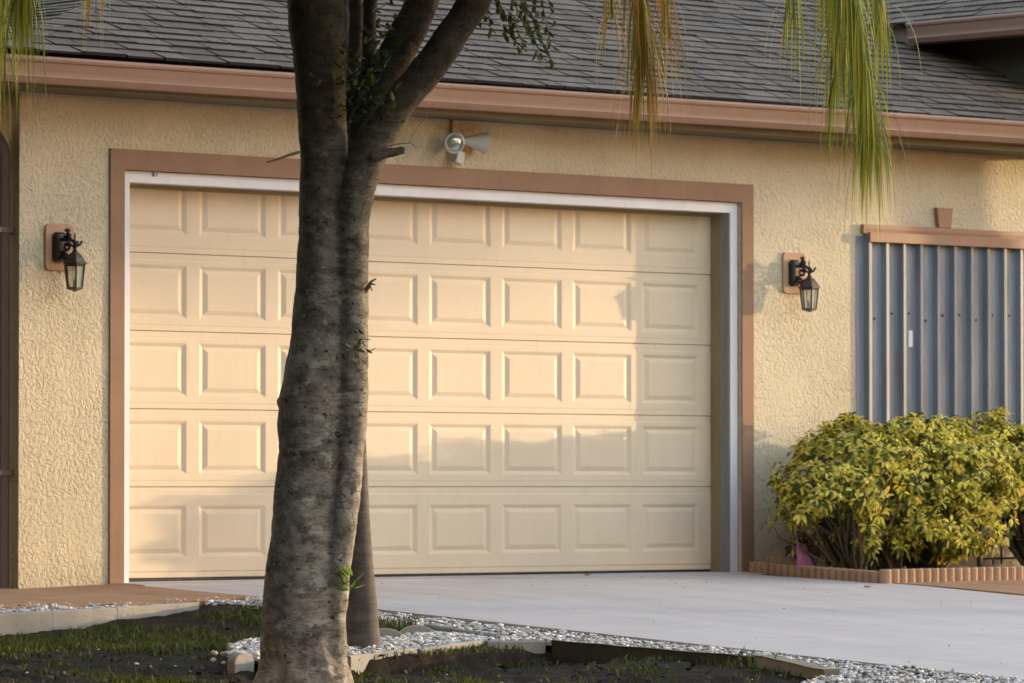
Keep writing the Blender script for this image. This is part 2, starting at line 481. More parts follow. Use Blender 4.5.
# ------------------------------------------------------------------ setting
# terrain: fine in front of the house, coarse to the horizon
def axis(lo, hi, fine0, fine1, step):
    a = []
    v = lo
    while v < fine0 - 1e-6:
        a.append(v); v += max(step, (fine0 - v) * .35)
    v = fine0
    while v < fine1: a.append(v); v += step
    v = fine1; k = step
    while v < hi: a.append(v); v += k; k *= 1.5
    a.append(hi)
    return a
xs = axis(-900, 900, -6.2, -.2, .05)
ys = axis(-900, 900, -8.2, -1.3, .05)
g = MB()
for y in ys:
    for x in xs:
        z = lawn_z(x, y)
        if -6.3 < x < .3 and -8.3 < y < -1.25:
            amp = min(1, (x + 6.3) * 2, (.3 - x) * 2, (y + 8.3) * 2, (-1.25 - y) * 2)
            z += amp * (.020 * noise.noise(Vector((x * 3, y * 3, 0))) + .022 * noise.noise(Vector((x * 11, y * 11, 3))) + .012 * noise.noise(Vector((x * 27, y * 27, 7))))
        if y > -1.45 or x > -.3: z -= .1
        g.v.append((x, y, z))
nx = len(xs)
for j in range(len(ys) - 1):
    for i in range(nx - 1):
        g.f.append((j * nx + i, j * nx + i + 1, (j + 1) * nx + i + 1, (j + 1) * nx + i)); g.m.append(0)
tag(g.build('ground', M['soil'], smooth=True, fix=False), kind='structure')

def sheet(x0, x1, yl, dz, thick=.12, xfun=None, nx_=2):
    """slab following gz with ys list yl (from near the wall outwards)"""
    s = MB(); cols = []
    for y in yl:
        a = x0(y) if callable(x0) else x0
        b = x1(y) if callable(x1) else x1
        xsn = [a + (b - a) * i / nx_ for i in range(nx_ + 1)]
        cols.append([(x, y, gz(x, y) + dz) for x in xsn])
    for r in range(len(cols) - 1):
        for i in range(nx_):
            s.quad(cols[r][i], cols[r][i + 1], cols[r + 1][i + 1], cols[r + 1][i])
    dn = lambda p: (p[0], p[1], p[2] - thick)
    for r in range(len(cols) - 1):
        s.quad(cols[r][0], dn(cols[r][0]), dn(cols[r + 1][0]), cols[r + 1][0])
        s.quad(cols[r][-1], dn(cols[r][-1]), dn(cols[r + 1][-1]), cols[r + 1][-1])
    for q in (0, -1):
        for i in range(nx_):
            a, b = cols[q][i], cols[q][i + 1]
            s.quad(a, b, dn(b), dn(a))
    return s
rs = random.Random(2)
ed = {}
def drive_left(y):
    k = round(y, 2)
    return -.20 - .085 * min(1, max(0, -y / 1.0)) + .18 * max(0, -y - 2.3) / 4.5 + .012 * noise.noise(Vector((0, y * 3, 1)))
s = sheet(drive_left, 4.82, [-.262 - .1 * i for i in range(14)] + [-1.6 - .1 * i for i in range(1, 70)] + [-9, -11, -14.6], .0, .14, nx_=6)
tag(s.build('driveway', M['drive']), kind='structure')
s = sheet(-.2, 4.98, [.6, .3, 0, -.25], .004, .14, nx_=2)
tag(s.build('garage_floor_slab', M['drive']), kind='structure')
s = sheet(-4.2, lambda y: -.213 - .09 * min(1, max(0, -y)), [-.03, -.4, -.8, -1.1, -1.43], .003, .1, nx_=6)
s2 = sheet(-4.2, -.91, [3.0, 1.2, -.02], .003, .1)
s.add(s2.v, s2.f)
tag(s.build('path', M['tan']), kind='structure')
s = sheet(lambda y: 4.83 + .09 * (-y - 1.37), 16, [-1.30, -1.6, -2.0, -2.45], .004, .1, nx_=8)
tag(s.build('walkway', M['tan']), kind='structure')
s = sheet(4.86, 16, [-.02, -.5, -1.28], .0, .1, nx_=12)
tag(s.build('planting_bed', M['soil']), kind='structure')
# street beyond the lawn, behind the photographer
s = MB(); s.quad((-300, -33, -.82), (300, -33, -.82), (300, -25.5, -.82), (-300, -25.5, -.82))
tag(s.build('road', M['kerb']), kind='structure')

# gravel: bed sheets + chips
def inpoly(x, y, P):
    c = False; j = len(P) - 1
    for i in range(len(P)):
        if (P[i][1] > y) != (P[j][1] > y) and x < (P[j][0] - P[i][0]) * (y - P[i][1]) / (P[j][1] - P[i][1]) + P[i][0]: c = not c
        j = i
    return c
GA = [(-4.4, -1.40), (-4.4, -2.15), (-3.35, -1.97), (-2.75, -1.85), (-2.04, -1.715), (-1.5, -1.59), (-.82, -1.48), (-.62, -1.62), (-.66, -2.2), (-.72, -3.22), (-.80, -3.88), (-.68, -4.16), (-.60, -4.44), (-.345, -5.38),
      (-.53, -5.64), (-.66, -6.10), (-1.1, -6.3), (-1.5, -7.0), (-1.6, -8.6), (.06, -8.6), (-.075, -6.7), (-.175, -5.0), (-.295, -3.2), (-.335, -2.3), (-.335, -1.41)]
GB = [(-.80, -3.50), (-.735, -4.08), (-1.02, -4.0), (-1.66, -4.2), (-2.33, -4.44), (-2.86, -4.56), (-2.92, -4.3), (-2.5, -3.75), (-1.9, -3.38), (-1.25, -3.48)]
def poly_sheet(P, dz, s):
    st = .04
    x0 = min(p[0] for p in P); x1 = max(p[0] for p in P); y0 = min(p[1] for p in P); y1 = max(p[1] for p in P)
    for i in range(int((x1 - x0) / st) + 1):
        for j in range(int((y1 - y0) / st) + 1):
            xa, ya = x0 + i * st, y0 + j * st
            if inpoly(xa + st / 2, ya + st / 2, P):
                s.quad(*[(x, y, gz(x, y) + dz) for x, y in ((xa, ya), (xa + st, ya), (xa + st, ya + st), (xa, ya + st))])
s = MB(); poly_sheet(GA, -.030, s); poly_sheet(GB, -.030, s)
tag(s.build('gravel_bed', M['gravelbed']), kind='structure')
ico = []
bm = bmesh.new(); bmesh.ops.create_icosphere(bm, subdivisions=1, radius=1)
icov = [v.co.copy() for v in bm.verts]; icof = [tuple(v.index for v in f.verts) for f in bm.faces]; bm.free()
def pebble(s, p, r, rnd, flat=.7):
    R = Matrix.Rotation(rnd.random() * 6.3, 3, 'Z') @ Matrix.Rotation(rnd.random() * 6.3, 3, 'X')
    sc = (r * rnd.uniform(.7, 1.35), r * rnd.uniform(.6, 1), r * rnd.uniform(.5, .9))
    vs = []
    for v in icov:
        k = 1 + rnd.uniform(-.22, .22)
        q = R @ Vector((v.x * sc[0] * k, v.y * sc[1] * k, v.z * sc[2] * k))
        vs.append((p[0] + q.x, p[1] + q.y, p[2] + q.z * flat + r * .3))
    s.add(vs, icof)
rnd = random.Random(5)
s = MB()
def scatter(P, n, rmin, rmax, s, dz):
    x0 = min(p[0] for p in P); x1 = max(p[0] for p in P); y0 = min(p[1] for p in P); y1 = max(p[1] for p in P)
    c = 0; t = 0
    while c < n and t < n * 30:
        t += 1
        x = rnd.uniform(x0, x1); y = rnd.uniform(y0, y1)
        if not inpoly(x, y, P): continue
        r = rmin + (rmax - rmin) * rnd.random() ** 2
        pebble(s, (x, y, gz(x, y) + dz + rnd.uniform(0, .018) + .012 * noise.noise(Vector((x * 4, y * 4, 2)))), r, rnd)
        c += 1
scatter(GA, 15000, .007, .018, s, -.024)
scatter(GB, 6500, .008, .019, s, -.020)
for i in range(90):                     # strays on path edge, driveway edge and soil
    x = rnd.uniform(-4, -.3); y = -1.43 + rnd.gauss(0, .05)
    pebble(s, (x, y, gz(x, y) + .004), rnd.uniform(.006, .014), rnd)
for i in range(120):
    x = rnd.uniform(-5, -.6); y = rnd.uniform(-7.5, -1.9)
    pebble(s, (x, y, lawn_z(x, y) + .006), rnd.uniform(.005, .013), rnd)
tag(s.build('gravel', M['chip'], fix=False), 'white and grey marble chippings strewn between the driveway and the kerb blocks', 'gravel', kind='stuff')

# grass blades
def blade(s, x, y, z, h, rnd, w=.004):
    a = rnd.random() * 6.28; l = rnd.uniform(.15, .8) * h
    dx, dy = cos(a) * l, sin(a) * l
    wx, wy = -sin(a) * w, cos(a) * w
    if rnd.random() < .5: wx, wy = w * .7, -w * .7
    s.add([(x - wx, y - wy, z), (x + wx, y + wy, z), (x + wx * .8 + dx * .35, y + wy * .8 + dy * .35, z + h * .6), (x - wx * .8 + dx * .35, y - wy * .8 + dy * .35, z + h * .6), (x + dx, y + dy, z + h)],
          [(0, 1, 2, 3), (3, 2, 4)])
rnd = random.Random(11)
s = MB()
def dens(x, y):
    d = .5 + .95 * noise.noise(Vector((x * 1.1 + 4, y * 1.1, 9))) + .6 * noise.noise(Vector((x * 3.2, y * 3.2, 5)))
    d -= .5
    if -4.0 < x < -.7 and -3.6 < y < -1.5: d += .75 * (1 - abs(y + 2.2) / 1.6)
    if abs(x + .9) < .3 and abs(y + 3.1) < .3: d += .8
    return d
cnt = 0
while cnt < 23000:
    x = rnd.uniform(-6.4, -.45); y = rnd.uniform(-8.2, -1.7)
    if inpoly(x, y, GA) or inpoly(x, y, GB): continue
    if y > -1.80 + .12 * (x + .8) : continue
    if rnd.random() > dens(x, y): 
        if rnd.random() > .015: continue
    n = rnd.randint(1, 3)
    for k in range(n):
        xx = x + rnd.gauss(0, .012); yy = y + rnd.gauss(0, .012)
        blade(s, xx, yy, lawn_z(xx, yy) - .005, rnd.uniform(.015, .047) * (1.2 if y > -3.4 else 1), rnd, rnd.uniform(.0022, .0045))
        cnt += 1
for (x0, y0, n) in ((-.9, -3.13, 120), (-.66, -5.5, 16)):
    for k in range(n):
        xx = x0 + rnd.gauss(0, .08); yy = y0 + rnd.gauss(0, .08)
        blade(s, xx, yy, gz(xx, yy) - .03, rnd.uniform(.05, .11), rnd, .004)
tag(s.build('grass', M['grass'], fix=False), 'thin green grass tufts growing through the dark soil', 'grass', kind='stuff')
# leaf litter and clods on soil
s = MB()
for i in range(1500):
    x = rnd.uniform(-6, -.6); y = rnd.uniform(-8, -2)
    if inpoly(x, y, GA) or inpoly(x, y, GB): continue
    z = lawn_z(x, y) + .008
    a = rnd.random() * 6.28; l = rnd.uniform(.008, .028); w = l * rnd.uniform(.25, .6)
    c, d = cos(a), sin(a); t1 = rnd.uniform(-.012, .012)
    s.add([(x - c * l, y - d * l, z), (x - d * w, y + c * w, z + t1 + .006), (x + c * l, y + d * l, z + .012), (x + d * w, y - c * w, z - t1 + .006)], [(0, 1, 2, 3)])
tag(s.build('leaf_litter', M['mulch'], fix=False), 'brown leaf litter and bark bits scattered over the dark soil', 'leaf litter', kind='stuff')

# ------------------------------------------------------------------ the house
H = thing('house', (2.4, 3, 0), 'yellow stucco house with a wide cream garage door, brown gutter and grey shingle roof', 'house')
# front wall: x planes and opening
XL, XR, ZT = -.90, 13.0, 2.80
ox0, ox1, oz = -.15, 4.945, 2.375      # opening in stucco (behind the trim)
wx0, wx1, wz0, wz1 = 6.10, 8.60, .72, 2.20
w = MB()
yf, yb = .02, .24
def facade(xsq, zsq, holes, y, mb, flip=False):
    for i in range(len(xsq) - 1):
        for j in range(len(zsq) - 1):
            cx_, cz_ = (xsq[i] + xsq[i + 1]) / 2, (zsq[j] + zsq[j + 1]) / 2
            if any(a < cx_ < b and c < cz_ < d for a, b, c, d in holes): continue
            mb.quad((xsq[i], y, zsq[j]), (xsq[i + 1], y, zsq[j]), (xsq[i + 1], y, zsq[j + 1]), (xsq[i], y, zsq[j + 1]))
holes = [(ox0, ox1, -1, oz), (wx0, wx1, wz0, wz1)]
facade([XL, ox0, ox1, wx0, wx1, XR], [-.3, wz0, wz1, oz, ZT], holes, yf, w)
for (a, b, c, d) in holes:
    c2 = max(c, -.3)
    w.quad((a, yf, c2), (a, yb, c2), (a, yb, d), (a, yf, d)); w.quad((b, yf, c2), (b, yb, c2), (b, yb, d), (b, yf, d))
    w.quad((a, yf, d), (b, yf, d), (b, yb, d), (a, yb, d))
w.quad((wx0, yf, wz0), (wx1, yf, wz0), (wx1, yb, wz0), (wx0, yb, wz0))
w.quad((XL, yf, -.3), (XL, 9.0, -.3), (XL, 9.0, ZT), (XL, yf, ZT))
w.quad((XL, 9.0, -.3), (XR, 9.0, -.3), (XR, 9.0, ZT), (XL, 9.0, ZT))
w.quad((XR, yf, -.3), (XR, 9.0, -.3), (XR, 9.0, ZT), (XR, yf, ZT))
wo = w.build('wall', M['stucco'], H)
# trim around the garage opening
t = MB()
def frame(mb, xa, xb, zb, zt, wd, y0, y1, wt=None):
    wt = wt or wd
    mb.box(xa, xa + wd, y0, y1, zb, zt - wt)
    mb.box(xb - wd, xb, y0, y1, zb, zt - wt)
    mb.box(xa, xb, y0, y1, zt - wt, zt)
frame(t, -.25, 5.05, -.2, 2.487, .105, .006, .0195, .118)
to = t.build('door_trim', M['trim'], H)
f = MB()
frame(f, -.146, 4.937, -.2, 2.367, .066, .042, .125, .068)
f.build('door_frame', M['white'], H, bevel=.003)
f = MB()                                    # ribbed aluminium storm-panel track on the reveal
for k in range(4):
    y0 = .050 + k * .019
    f.box(4.8625, 4.8705, y0, y0 + .010, -.018, 2.2985)
f.box(4.866, 4.8702, .045, .1245, -.018, 2.2988)
f.box(4.858, 4.8625, .047, .124, 2.10, 2.113)
f.build('panel_track', M['track'], H)
f = MB()
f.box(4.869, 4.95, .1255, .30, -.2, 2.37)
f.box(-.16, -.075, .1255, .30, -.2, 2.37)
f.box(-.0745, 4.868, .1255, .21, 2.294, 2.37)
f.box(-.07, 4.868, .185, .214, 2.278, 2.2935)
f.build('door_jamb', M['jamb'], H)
# the door itself: five sections of eight raised panels
D0 = .22
gd = thing('garage_door', (2.37, .22, 0), None, None)
gd.parent = H; gd.location = Vector((2.37, .22, 0)) - Vector(H.location)
zs = [0, .5334, .9906, 1.4478, 1.905, 2.4384]
def section(z0, z1, tm, bm_, low):
    s = MB()
    xb = [-.135] + [-.0675 + .6096 * k for k in range(1, 8)] + [4.877]
    za, zb = z0 + .0012, z1 - .0012
    y = D0
    lips = []
    # horizontal beads: sculpted lines near the joints
    ztop = zb; zbot = za
    for i in range(8):
        a, b = xb[i], xb[i + 1]
        pl = -.0195 + .6096 * i; pr = pl + .5136
        pt, pb = z1 - tm, z0 + bm_
        def rect(x0, x1, c, d, yy): return [(x0, yy, c), (x1, yy, c), (x1, yy, d), (x0, yy, d)]
        # bead lines are small steps across the stile
        zt1, zt2 = z1 - .040, z1 - .046
        zb1, zb2 = z0 + .040, z0 + .034
        R = [rect(a, b, zb1, zt2, y), rect(pl, pr, pb, pt, y), rect(pl + .006, pr - .006, pb + .006, pt - .006, y + .002),
             rect(pl + .028, pr - .028, pb + .022, pt - .022, y + .0105), rect(pl + .034, pr - .034, pb + .027, pt - .027, y + .0105),
             rect(pl + .066, pr - .066, pb + .052, pt - .052, y + .0015)]
        for q in range(len(R) - 1):
            for k in range(4):
                s.quad(R[q][k], R[q][(k + 1) % 4], R[q + 1][(k + 1) % 4], R[q + 1][k])
        s.quad(*R[-1])
        s.quad((a, y, zt2), (b, y, zt2), (b, y + .0035, zt1), (a, y + .0035, zt1))
        s.quad((a, y + .0035, zt1), (b, y + .0035, zt1), (b, y + .0035, zb - .003), (a, y + .0035, zb - .003))
        s.quad((a, y + .0035, zb - .003), (b, y + .0035, zb - .003), (b, y + .007, zb), (a, y + .007, zb))
        s.quad((a, y, zb1), (b, y, zb1), (b, y + .0018 + (.002 if low else 0), zb2), (a, y + .0018 + (.002 if low else 0), zb2))
        yl = y + .0018 + (.002 if low else 0)
        s.quad((a, yl, zb2), (b, yl, zb2), (b, yl, za + .003), (a, yl, za + .003))
        s.quad((a, yl, za + .003), (b, yl, za + .003), (b, y + .007, za), (a, y + .007, za))
    x0, x1 = xb[0], xb[-1]
    s.quad((x0, y + .007, za), (x1, y + .007, za), (x1, y + .05, za), (x0, y + .05, za))
    s.quad((x0, y + .007, zb), (x1, y + .007, zb), (x1, y + .05, zb), (x0, y + .05, zb))
    s.quad((x1, y, za), (x1, y, zb), (x1, y + .05, zb), (x1, y + .05, za))
    s.quad((x0, y + .05, za), (x1, y + .05, za), (x1, y + .05, zb), (x0, y + .05, zb))
    return s
for i in range(5):
    if i == 0: tm, bm_, low = .108, .120, True
    elif i == 4: tm, bm_, low = .108, .112, False
    else: tm, bm_, low = .067, .075, False
    section(zs[i], zs[i + 1], tm, bm_, low).build('door_section', M['door'], gd, fix=False)
s = MB(); s.box(-.135, 4.877, .226, .262, -.030, -.0005)
s.build('bottom_seal', M['seal'], gd)
s = MB(); s.box(-.135, 4.877, .2725, .285, .0, 2.4384)      # back skin of the door
s.build('inner_lining', M['jamb'], gd)

# soffit, fascia, gutter
def gutter_profile():
    return [(0, 0), (-.088, 0), (-.094, .010), (-.103, .026), (-.108, .034), (-.104, .041), (-.099, .045), (-.100, .060), (-.106, .085), (-.112, .112), (-.122, .118), (-.126, .132), (-.122, .144), (-.114, .148), (-.110, .140), (-.106, .118), (-.090, .05), (-.080, .022), (0, .016)]
s = MB()
s.box(-1.34, 8.0, -.352, .019, 2.782, 2.80)
s.box(-1.34, -.902, .02, 6, 2.782, 2.80)
s.build('soffit', M['fascia'], H)
s = MB()
s.box(-1.36, 8.0, -.372, -.3525, 2.779, 2.955)
s.box(-1.36, -1.3405, -.352, 6, 2.770, 2.955)
s.build('fascia', M['fascia'], H)
s = MB()
GP = gutter_profile()
s.prism([(a, b) for a, b in GP], (-1.47, -.373, 2.790), (8.02, -.373, 2.828), (0, 1, 0), (0, 0, 1))
s.prism([(a, b) for a, b in GP], (-1.361, -.40, 2.800), (-1.361, 6, 2.79), (1, 0, 0), (0, 0, 1))
for k in range(16):                             # hidden strap ends and seams
    x = -1.0 + k * .6
s.build('gutter', M['gutter'], H)
# downspout on the left side wall with an elbow at the top
s = MB()
pr = [(-.035, -.028), (-.02, -.035), (.02, -.035), (.035, -.028), (.035, .028), (.02, .035), (-.02, .035), (-.035, .028)]
pts = [Vector((-.951, .105, z)) for z in (-.04, 2.40)] + [Vector((-.955, .118, 2.47)), Vector((-.985, .15, 2.55)), Vector((-1.08, .24, 2.62)), Vector((-1.2, .34, 2.66)), Vector((-1.36, .44, 2.72)), Vector((-1.40, .46, 2.80))]
s.tube(pts, .042, 8)
s.box(-.992, -.903, .060, .150, 1.98, 2.01)
s.box(-.992, -.903, .060, .150, .60, .63)
s.build('downspout', M['gutter_dark'], H)

# roof: individually laid shingle tabs over felt
PM, PS = .417, .29          # front and side pitches
RZ = 2.972
def zf(y): return RZ + PM * (y + .47)
def hipx(y): return -1.42 + (y + .47) / (PS / PM)
rnd = random.Random(3)
def lay(mb, ncourse, expo, u_range, place, step=.0105, clampf=None, tab=.32):
    for k in range(ncourse):
        a, b = u_range(k)
        u = a - rnd.random() * tab
        while u < b:
            w_ = tab * rnd.choice((.55, .75, 1, 1, 1.2, 1.45)) * .85
            u0, u1 = u + .007, u + w_ - .007
            u += w_
            v0 = k * expo + rnd.choice((0, 0, 0, -.012, -.006)); v1 = (k + 1) * expo + .02
            th = step + rnd.choice((0, 0, .004, .006))
            q = [place(u0, v0, th), place(u1, v0, th), place(u1, v1, .002), place(u0, v1, .002)]
            lo = [place(u0, v0, -.003), place(u1, v0, -.003)]
            if clampf:
                q = [clampf(p) for p in q]; lo = [clampf(p) for p in lo]
                if (Vector(q[0]) - Vector(q[1])).length < .012 and (Vector(q[2]) - Vector(q[3])).length < .012: continue
            mb.add([q[0], q[1], q[2], q[3]], [(0, 1, 2, 3)])
            mb.add([q[0], q[1], q[2], q[3], lo[0], lo[1]], [(4, 5, 1, 0), (0, 3, 4), (1, 5, 2)], 1)
cs, sn = cos(math.atan(PM)), sin(math.atan(PM))
s = MB()
EX = .128
def pl_front(u, v, h): return (u, -.47 + v * cs - h * sn, RZ + v * sn + h * cs)
def cl_front(p):
    y = p[1]; lo = hipx(y); hi = 8.01 if y < 1.72 else min(8.01 + 6, y + 6.29)
    return (min(max(p[0], lo), hi), p[1], p[2])
lay(s, 36, EX, lambda k: (hipx(-.47 + k * EX * cs), 8.01 if k * EX * cs < 2.2 else 6.3 + k * EX * cs), pl_front, clampf=cl_front)
# rear and side planes closing the roof
yr = 4.35
zr = zf(yr)
cs2, sn2 = cos(math.atan(PS)), sin(math.atan(PS))
def pl_side(u, v, h): return (-1.42 + v * cs2 - h * sn2, u, RZ + v * sn2 + h * cs2)
def cl_side(p):
    lim = -.47 + (p[0] + 1.42) * (PS / PM)
    return (p[0], min(max(p[1], lim), 8.7), p[2])
lay(s, 30, EX, lambda k: (-.47 + k * EX * cs2 * (PS / PM), 4.6), pl_side, clampf=cl_side)
s.build('roof', [M['shingle'], M['shingle_edge']], H, fix=False)
s = MB()
e = -.006
hx = hipx(yr)
s.quad((-1.40, -.455, RZ + e), (8.01, -.455, RZ + e), (12, yr, zr + e), (hx, yr, zr + e))
s.add([(8.01, -.455, RZ + e), (8.01, yr, zr + e), (12, yr, zr + e)], [(0, 1, 2)])
s.add([(-1.40, -.455, RZ + e), (hx, yr, zr + e), (-1.40, 9.2, RZ + e)], [(0, 1, 2)])
s.quad((hx, yr, zr + e), (12, yr, zr + e), (13, 9.2, RZ), (-1.4, 9.2, RZ + e))
s.build('roof_felt', M['roofbase'], H)
s = MB()                                         # hip caps
rnd = random.Random(8)
n = 22
for k in range(n):
    t0 = k / n; t1 = (k + 1.25) / n
    p0 = Vector((-1.42, -.47, RZ + .012)).lerp(Vector((hx, yr, zr + .012)), t0)
    p1 = Vector((-1.42, -.47, RZ + .004)).lerp(Vector((hx, yr, zr + .004)), t1)
    a = Vector((-.04, .10, -.028)); b = Vector((.11, -.035, -.013))
    s.add([p0 + a, p0, p0 + b, p1 + a, p1, p1 + b], [(0, 1, 4, 3), (1, 2, 5, 4)])
s.build('hip_cap', M['shingle'], H, fix=False)

# taller wing on the right: wall, its own eave, gutter and roof
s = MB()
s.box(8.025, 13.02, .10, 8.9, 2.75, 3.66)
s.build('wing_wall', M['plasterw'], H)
s = MB(); s.box(7.66, 8.024, -.33, 1.32, 3.655, 3.672)
s.box(7.655, 13.4, -.33, .099, 3.655, 3.672)
s.build('wing_soffit', M['gutter_dark'], H)
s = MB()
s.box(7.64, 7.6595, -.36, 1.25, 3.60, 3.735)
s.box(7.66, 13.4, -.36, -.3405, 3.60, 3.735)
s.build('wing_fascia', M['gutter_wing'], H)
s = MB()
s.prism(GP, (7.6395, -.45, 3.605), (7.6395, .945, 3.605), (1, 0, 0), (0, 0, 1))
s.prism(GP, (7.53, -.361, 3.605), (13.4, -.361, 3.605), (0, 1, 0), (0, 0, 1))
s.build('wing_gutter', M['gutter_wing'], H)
s = MB()
WX, WZ = 7.545, 3.752
def pl_w(u, v, h): return (WX + v * cs - h * sn, u, WZ + v * sn + h * cs)
def cl_w(p):
    vy = -.47 + (p[2] - .012 - RZ) / PM + .03
    lo = -.45 + (p[0] - WX)
    return (p[0], min(max(p[1], lo), max(vy, 1.33)), p[2])
lay(s, 22, EX, lambda k: (-.45 + k * EX * cs, 1.4 + k * EX * cs), pl_w, clampf=cl_w)
s.build('wing_roof', [M['shingle'], M['shingle_edge']], H, fix=False)
s = MB()
s.quad((WX + .02, -.44, WZ), (WX + .02, 1.33, WZ), (10.5, 4.3, WZ + PM * 2.93), (10.5, 2.5, WZ + PM * 2.93))
s.quad((WX + .02, -.44, WZ), (13.4, -.44, WZ), (10.6, 2.5, WZ + PM * 2.93), (10.5, 2.5, WZ + PM * 2.93))
s.build('wing_roof_felt', M['roofbase'], H)

# window: shutters in a brown frame with a keystone
s = MB()
s.prism([(0, 0), (0, .032), (.012, .026), (.035, .030), (.062, .030), (.062, 0)], (6.07, .0195, 2.205), (8.7, .0195, 2.205), (0, 0, 1), (0, -1, 0))
s.box(6.10, 8.66, -.042, -.022, 2.150, 2.214)
s.box(6.10, 8.66, -.0215, .0195, 2.190, 2.2045)
s.build('window_trim', M['gutter'], H, bevel=.002)
s = MB()
s.add([(6.805, -.014, 2.2675), (6.925, -.014, 2.2675), (6.945, -.014, 2.402), (6.785, -.014, 2.402),
       (6.805, .0195, 2.2675), (6.925, .0195, 2.2675), (6.945, .0195, 2.402), (6.785, .0195, 2.402)],
      [(0, 1, 2, 3), (7, 6, 5, 4), (0, 4, 5, 1), (1, 5, 6, 2), (2, 6, 7, 3), (3, 7, 4, 0)])
s.build('keystone', M['gutter'], H, bevel=.004)
def shutter_panel(x0, n, seed):
    s = MB(); P = .1672
    prof = [(6.022, .017)] if x0 < 6.1 else []
    for k in range(n):
        a = x0 + k * P
        prof += [(a, .016), (a + .028, .016), (a + .040, -.020), (a + .058, -.020), (a + .106, .016)]
    prof.append((x0 + n * P - .0005, .016))
    prof2 = prof
    z0, z1 = .68, 2.189
    vs = [(a, b, z0) for a, b in prof2] + [(a, b, z1) for a, b in prof2]
    m = len(prof2)
    s.add(vs, [(k, k + 1, k + 1 + m, k + m) for k in range(m - 1)])
    return s
panels = []
for i, (xa, n) in enumerate(((6.072, 5), (6.072 + .836, 5), (6.072 + 1.672, 5))):
    o = shutter_panel(xa, n, i).build('storm_shutter', M['shutter'], H, fix=False)
    sm = o.modifiers.new('thickness', 'SOLIDIFY'); sm.thickness = .0015
    panels.append(o)
rr = random.Random(4)
for i in range(14):
    x = 6.072 + .1672 * i + .125
    z = 1.95 + rr.uniform(-.01, .01) - (.0 if i % 3 else .04)
    yy = .0145
    q = MB(); q.lathe((x, yy, z - .26), [(.008, 0), (.008, -.004), (.005, -.006)], 8, 'Y')
    q.build('screw', M['seal'], panels[min(i // 5, 2)])
q = MB(); q.box(6.530, 6.570, .0135, .0148, 1.465, 1.575)
q.build('sticker', M['sticker'], panels[0])
for (x, z, h, w_) in ((6.55, 2.04, .12, .014), (6.70, 1.7, .35, .004), (6.37, 1.95, .14, .006), (7.37, 1.62, .10, .006)):
    q = MB(); q.box(x, x + w_, .0140, .0148, z - h / 2, z + h / 2)
    q.build('chalk_streak', M['track'], panels[0] if x < 6.8 else panels[1])

# small hardware on the trim
s = MB(); s.box(.09, .12, .030, .0415, 2.340, 2.368); s.build('frame_clip', M['track'], H)

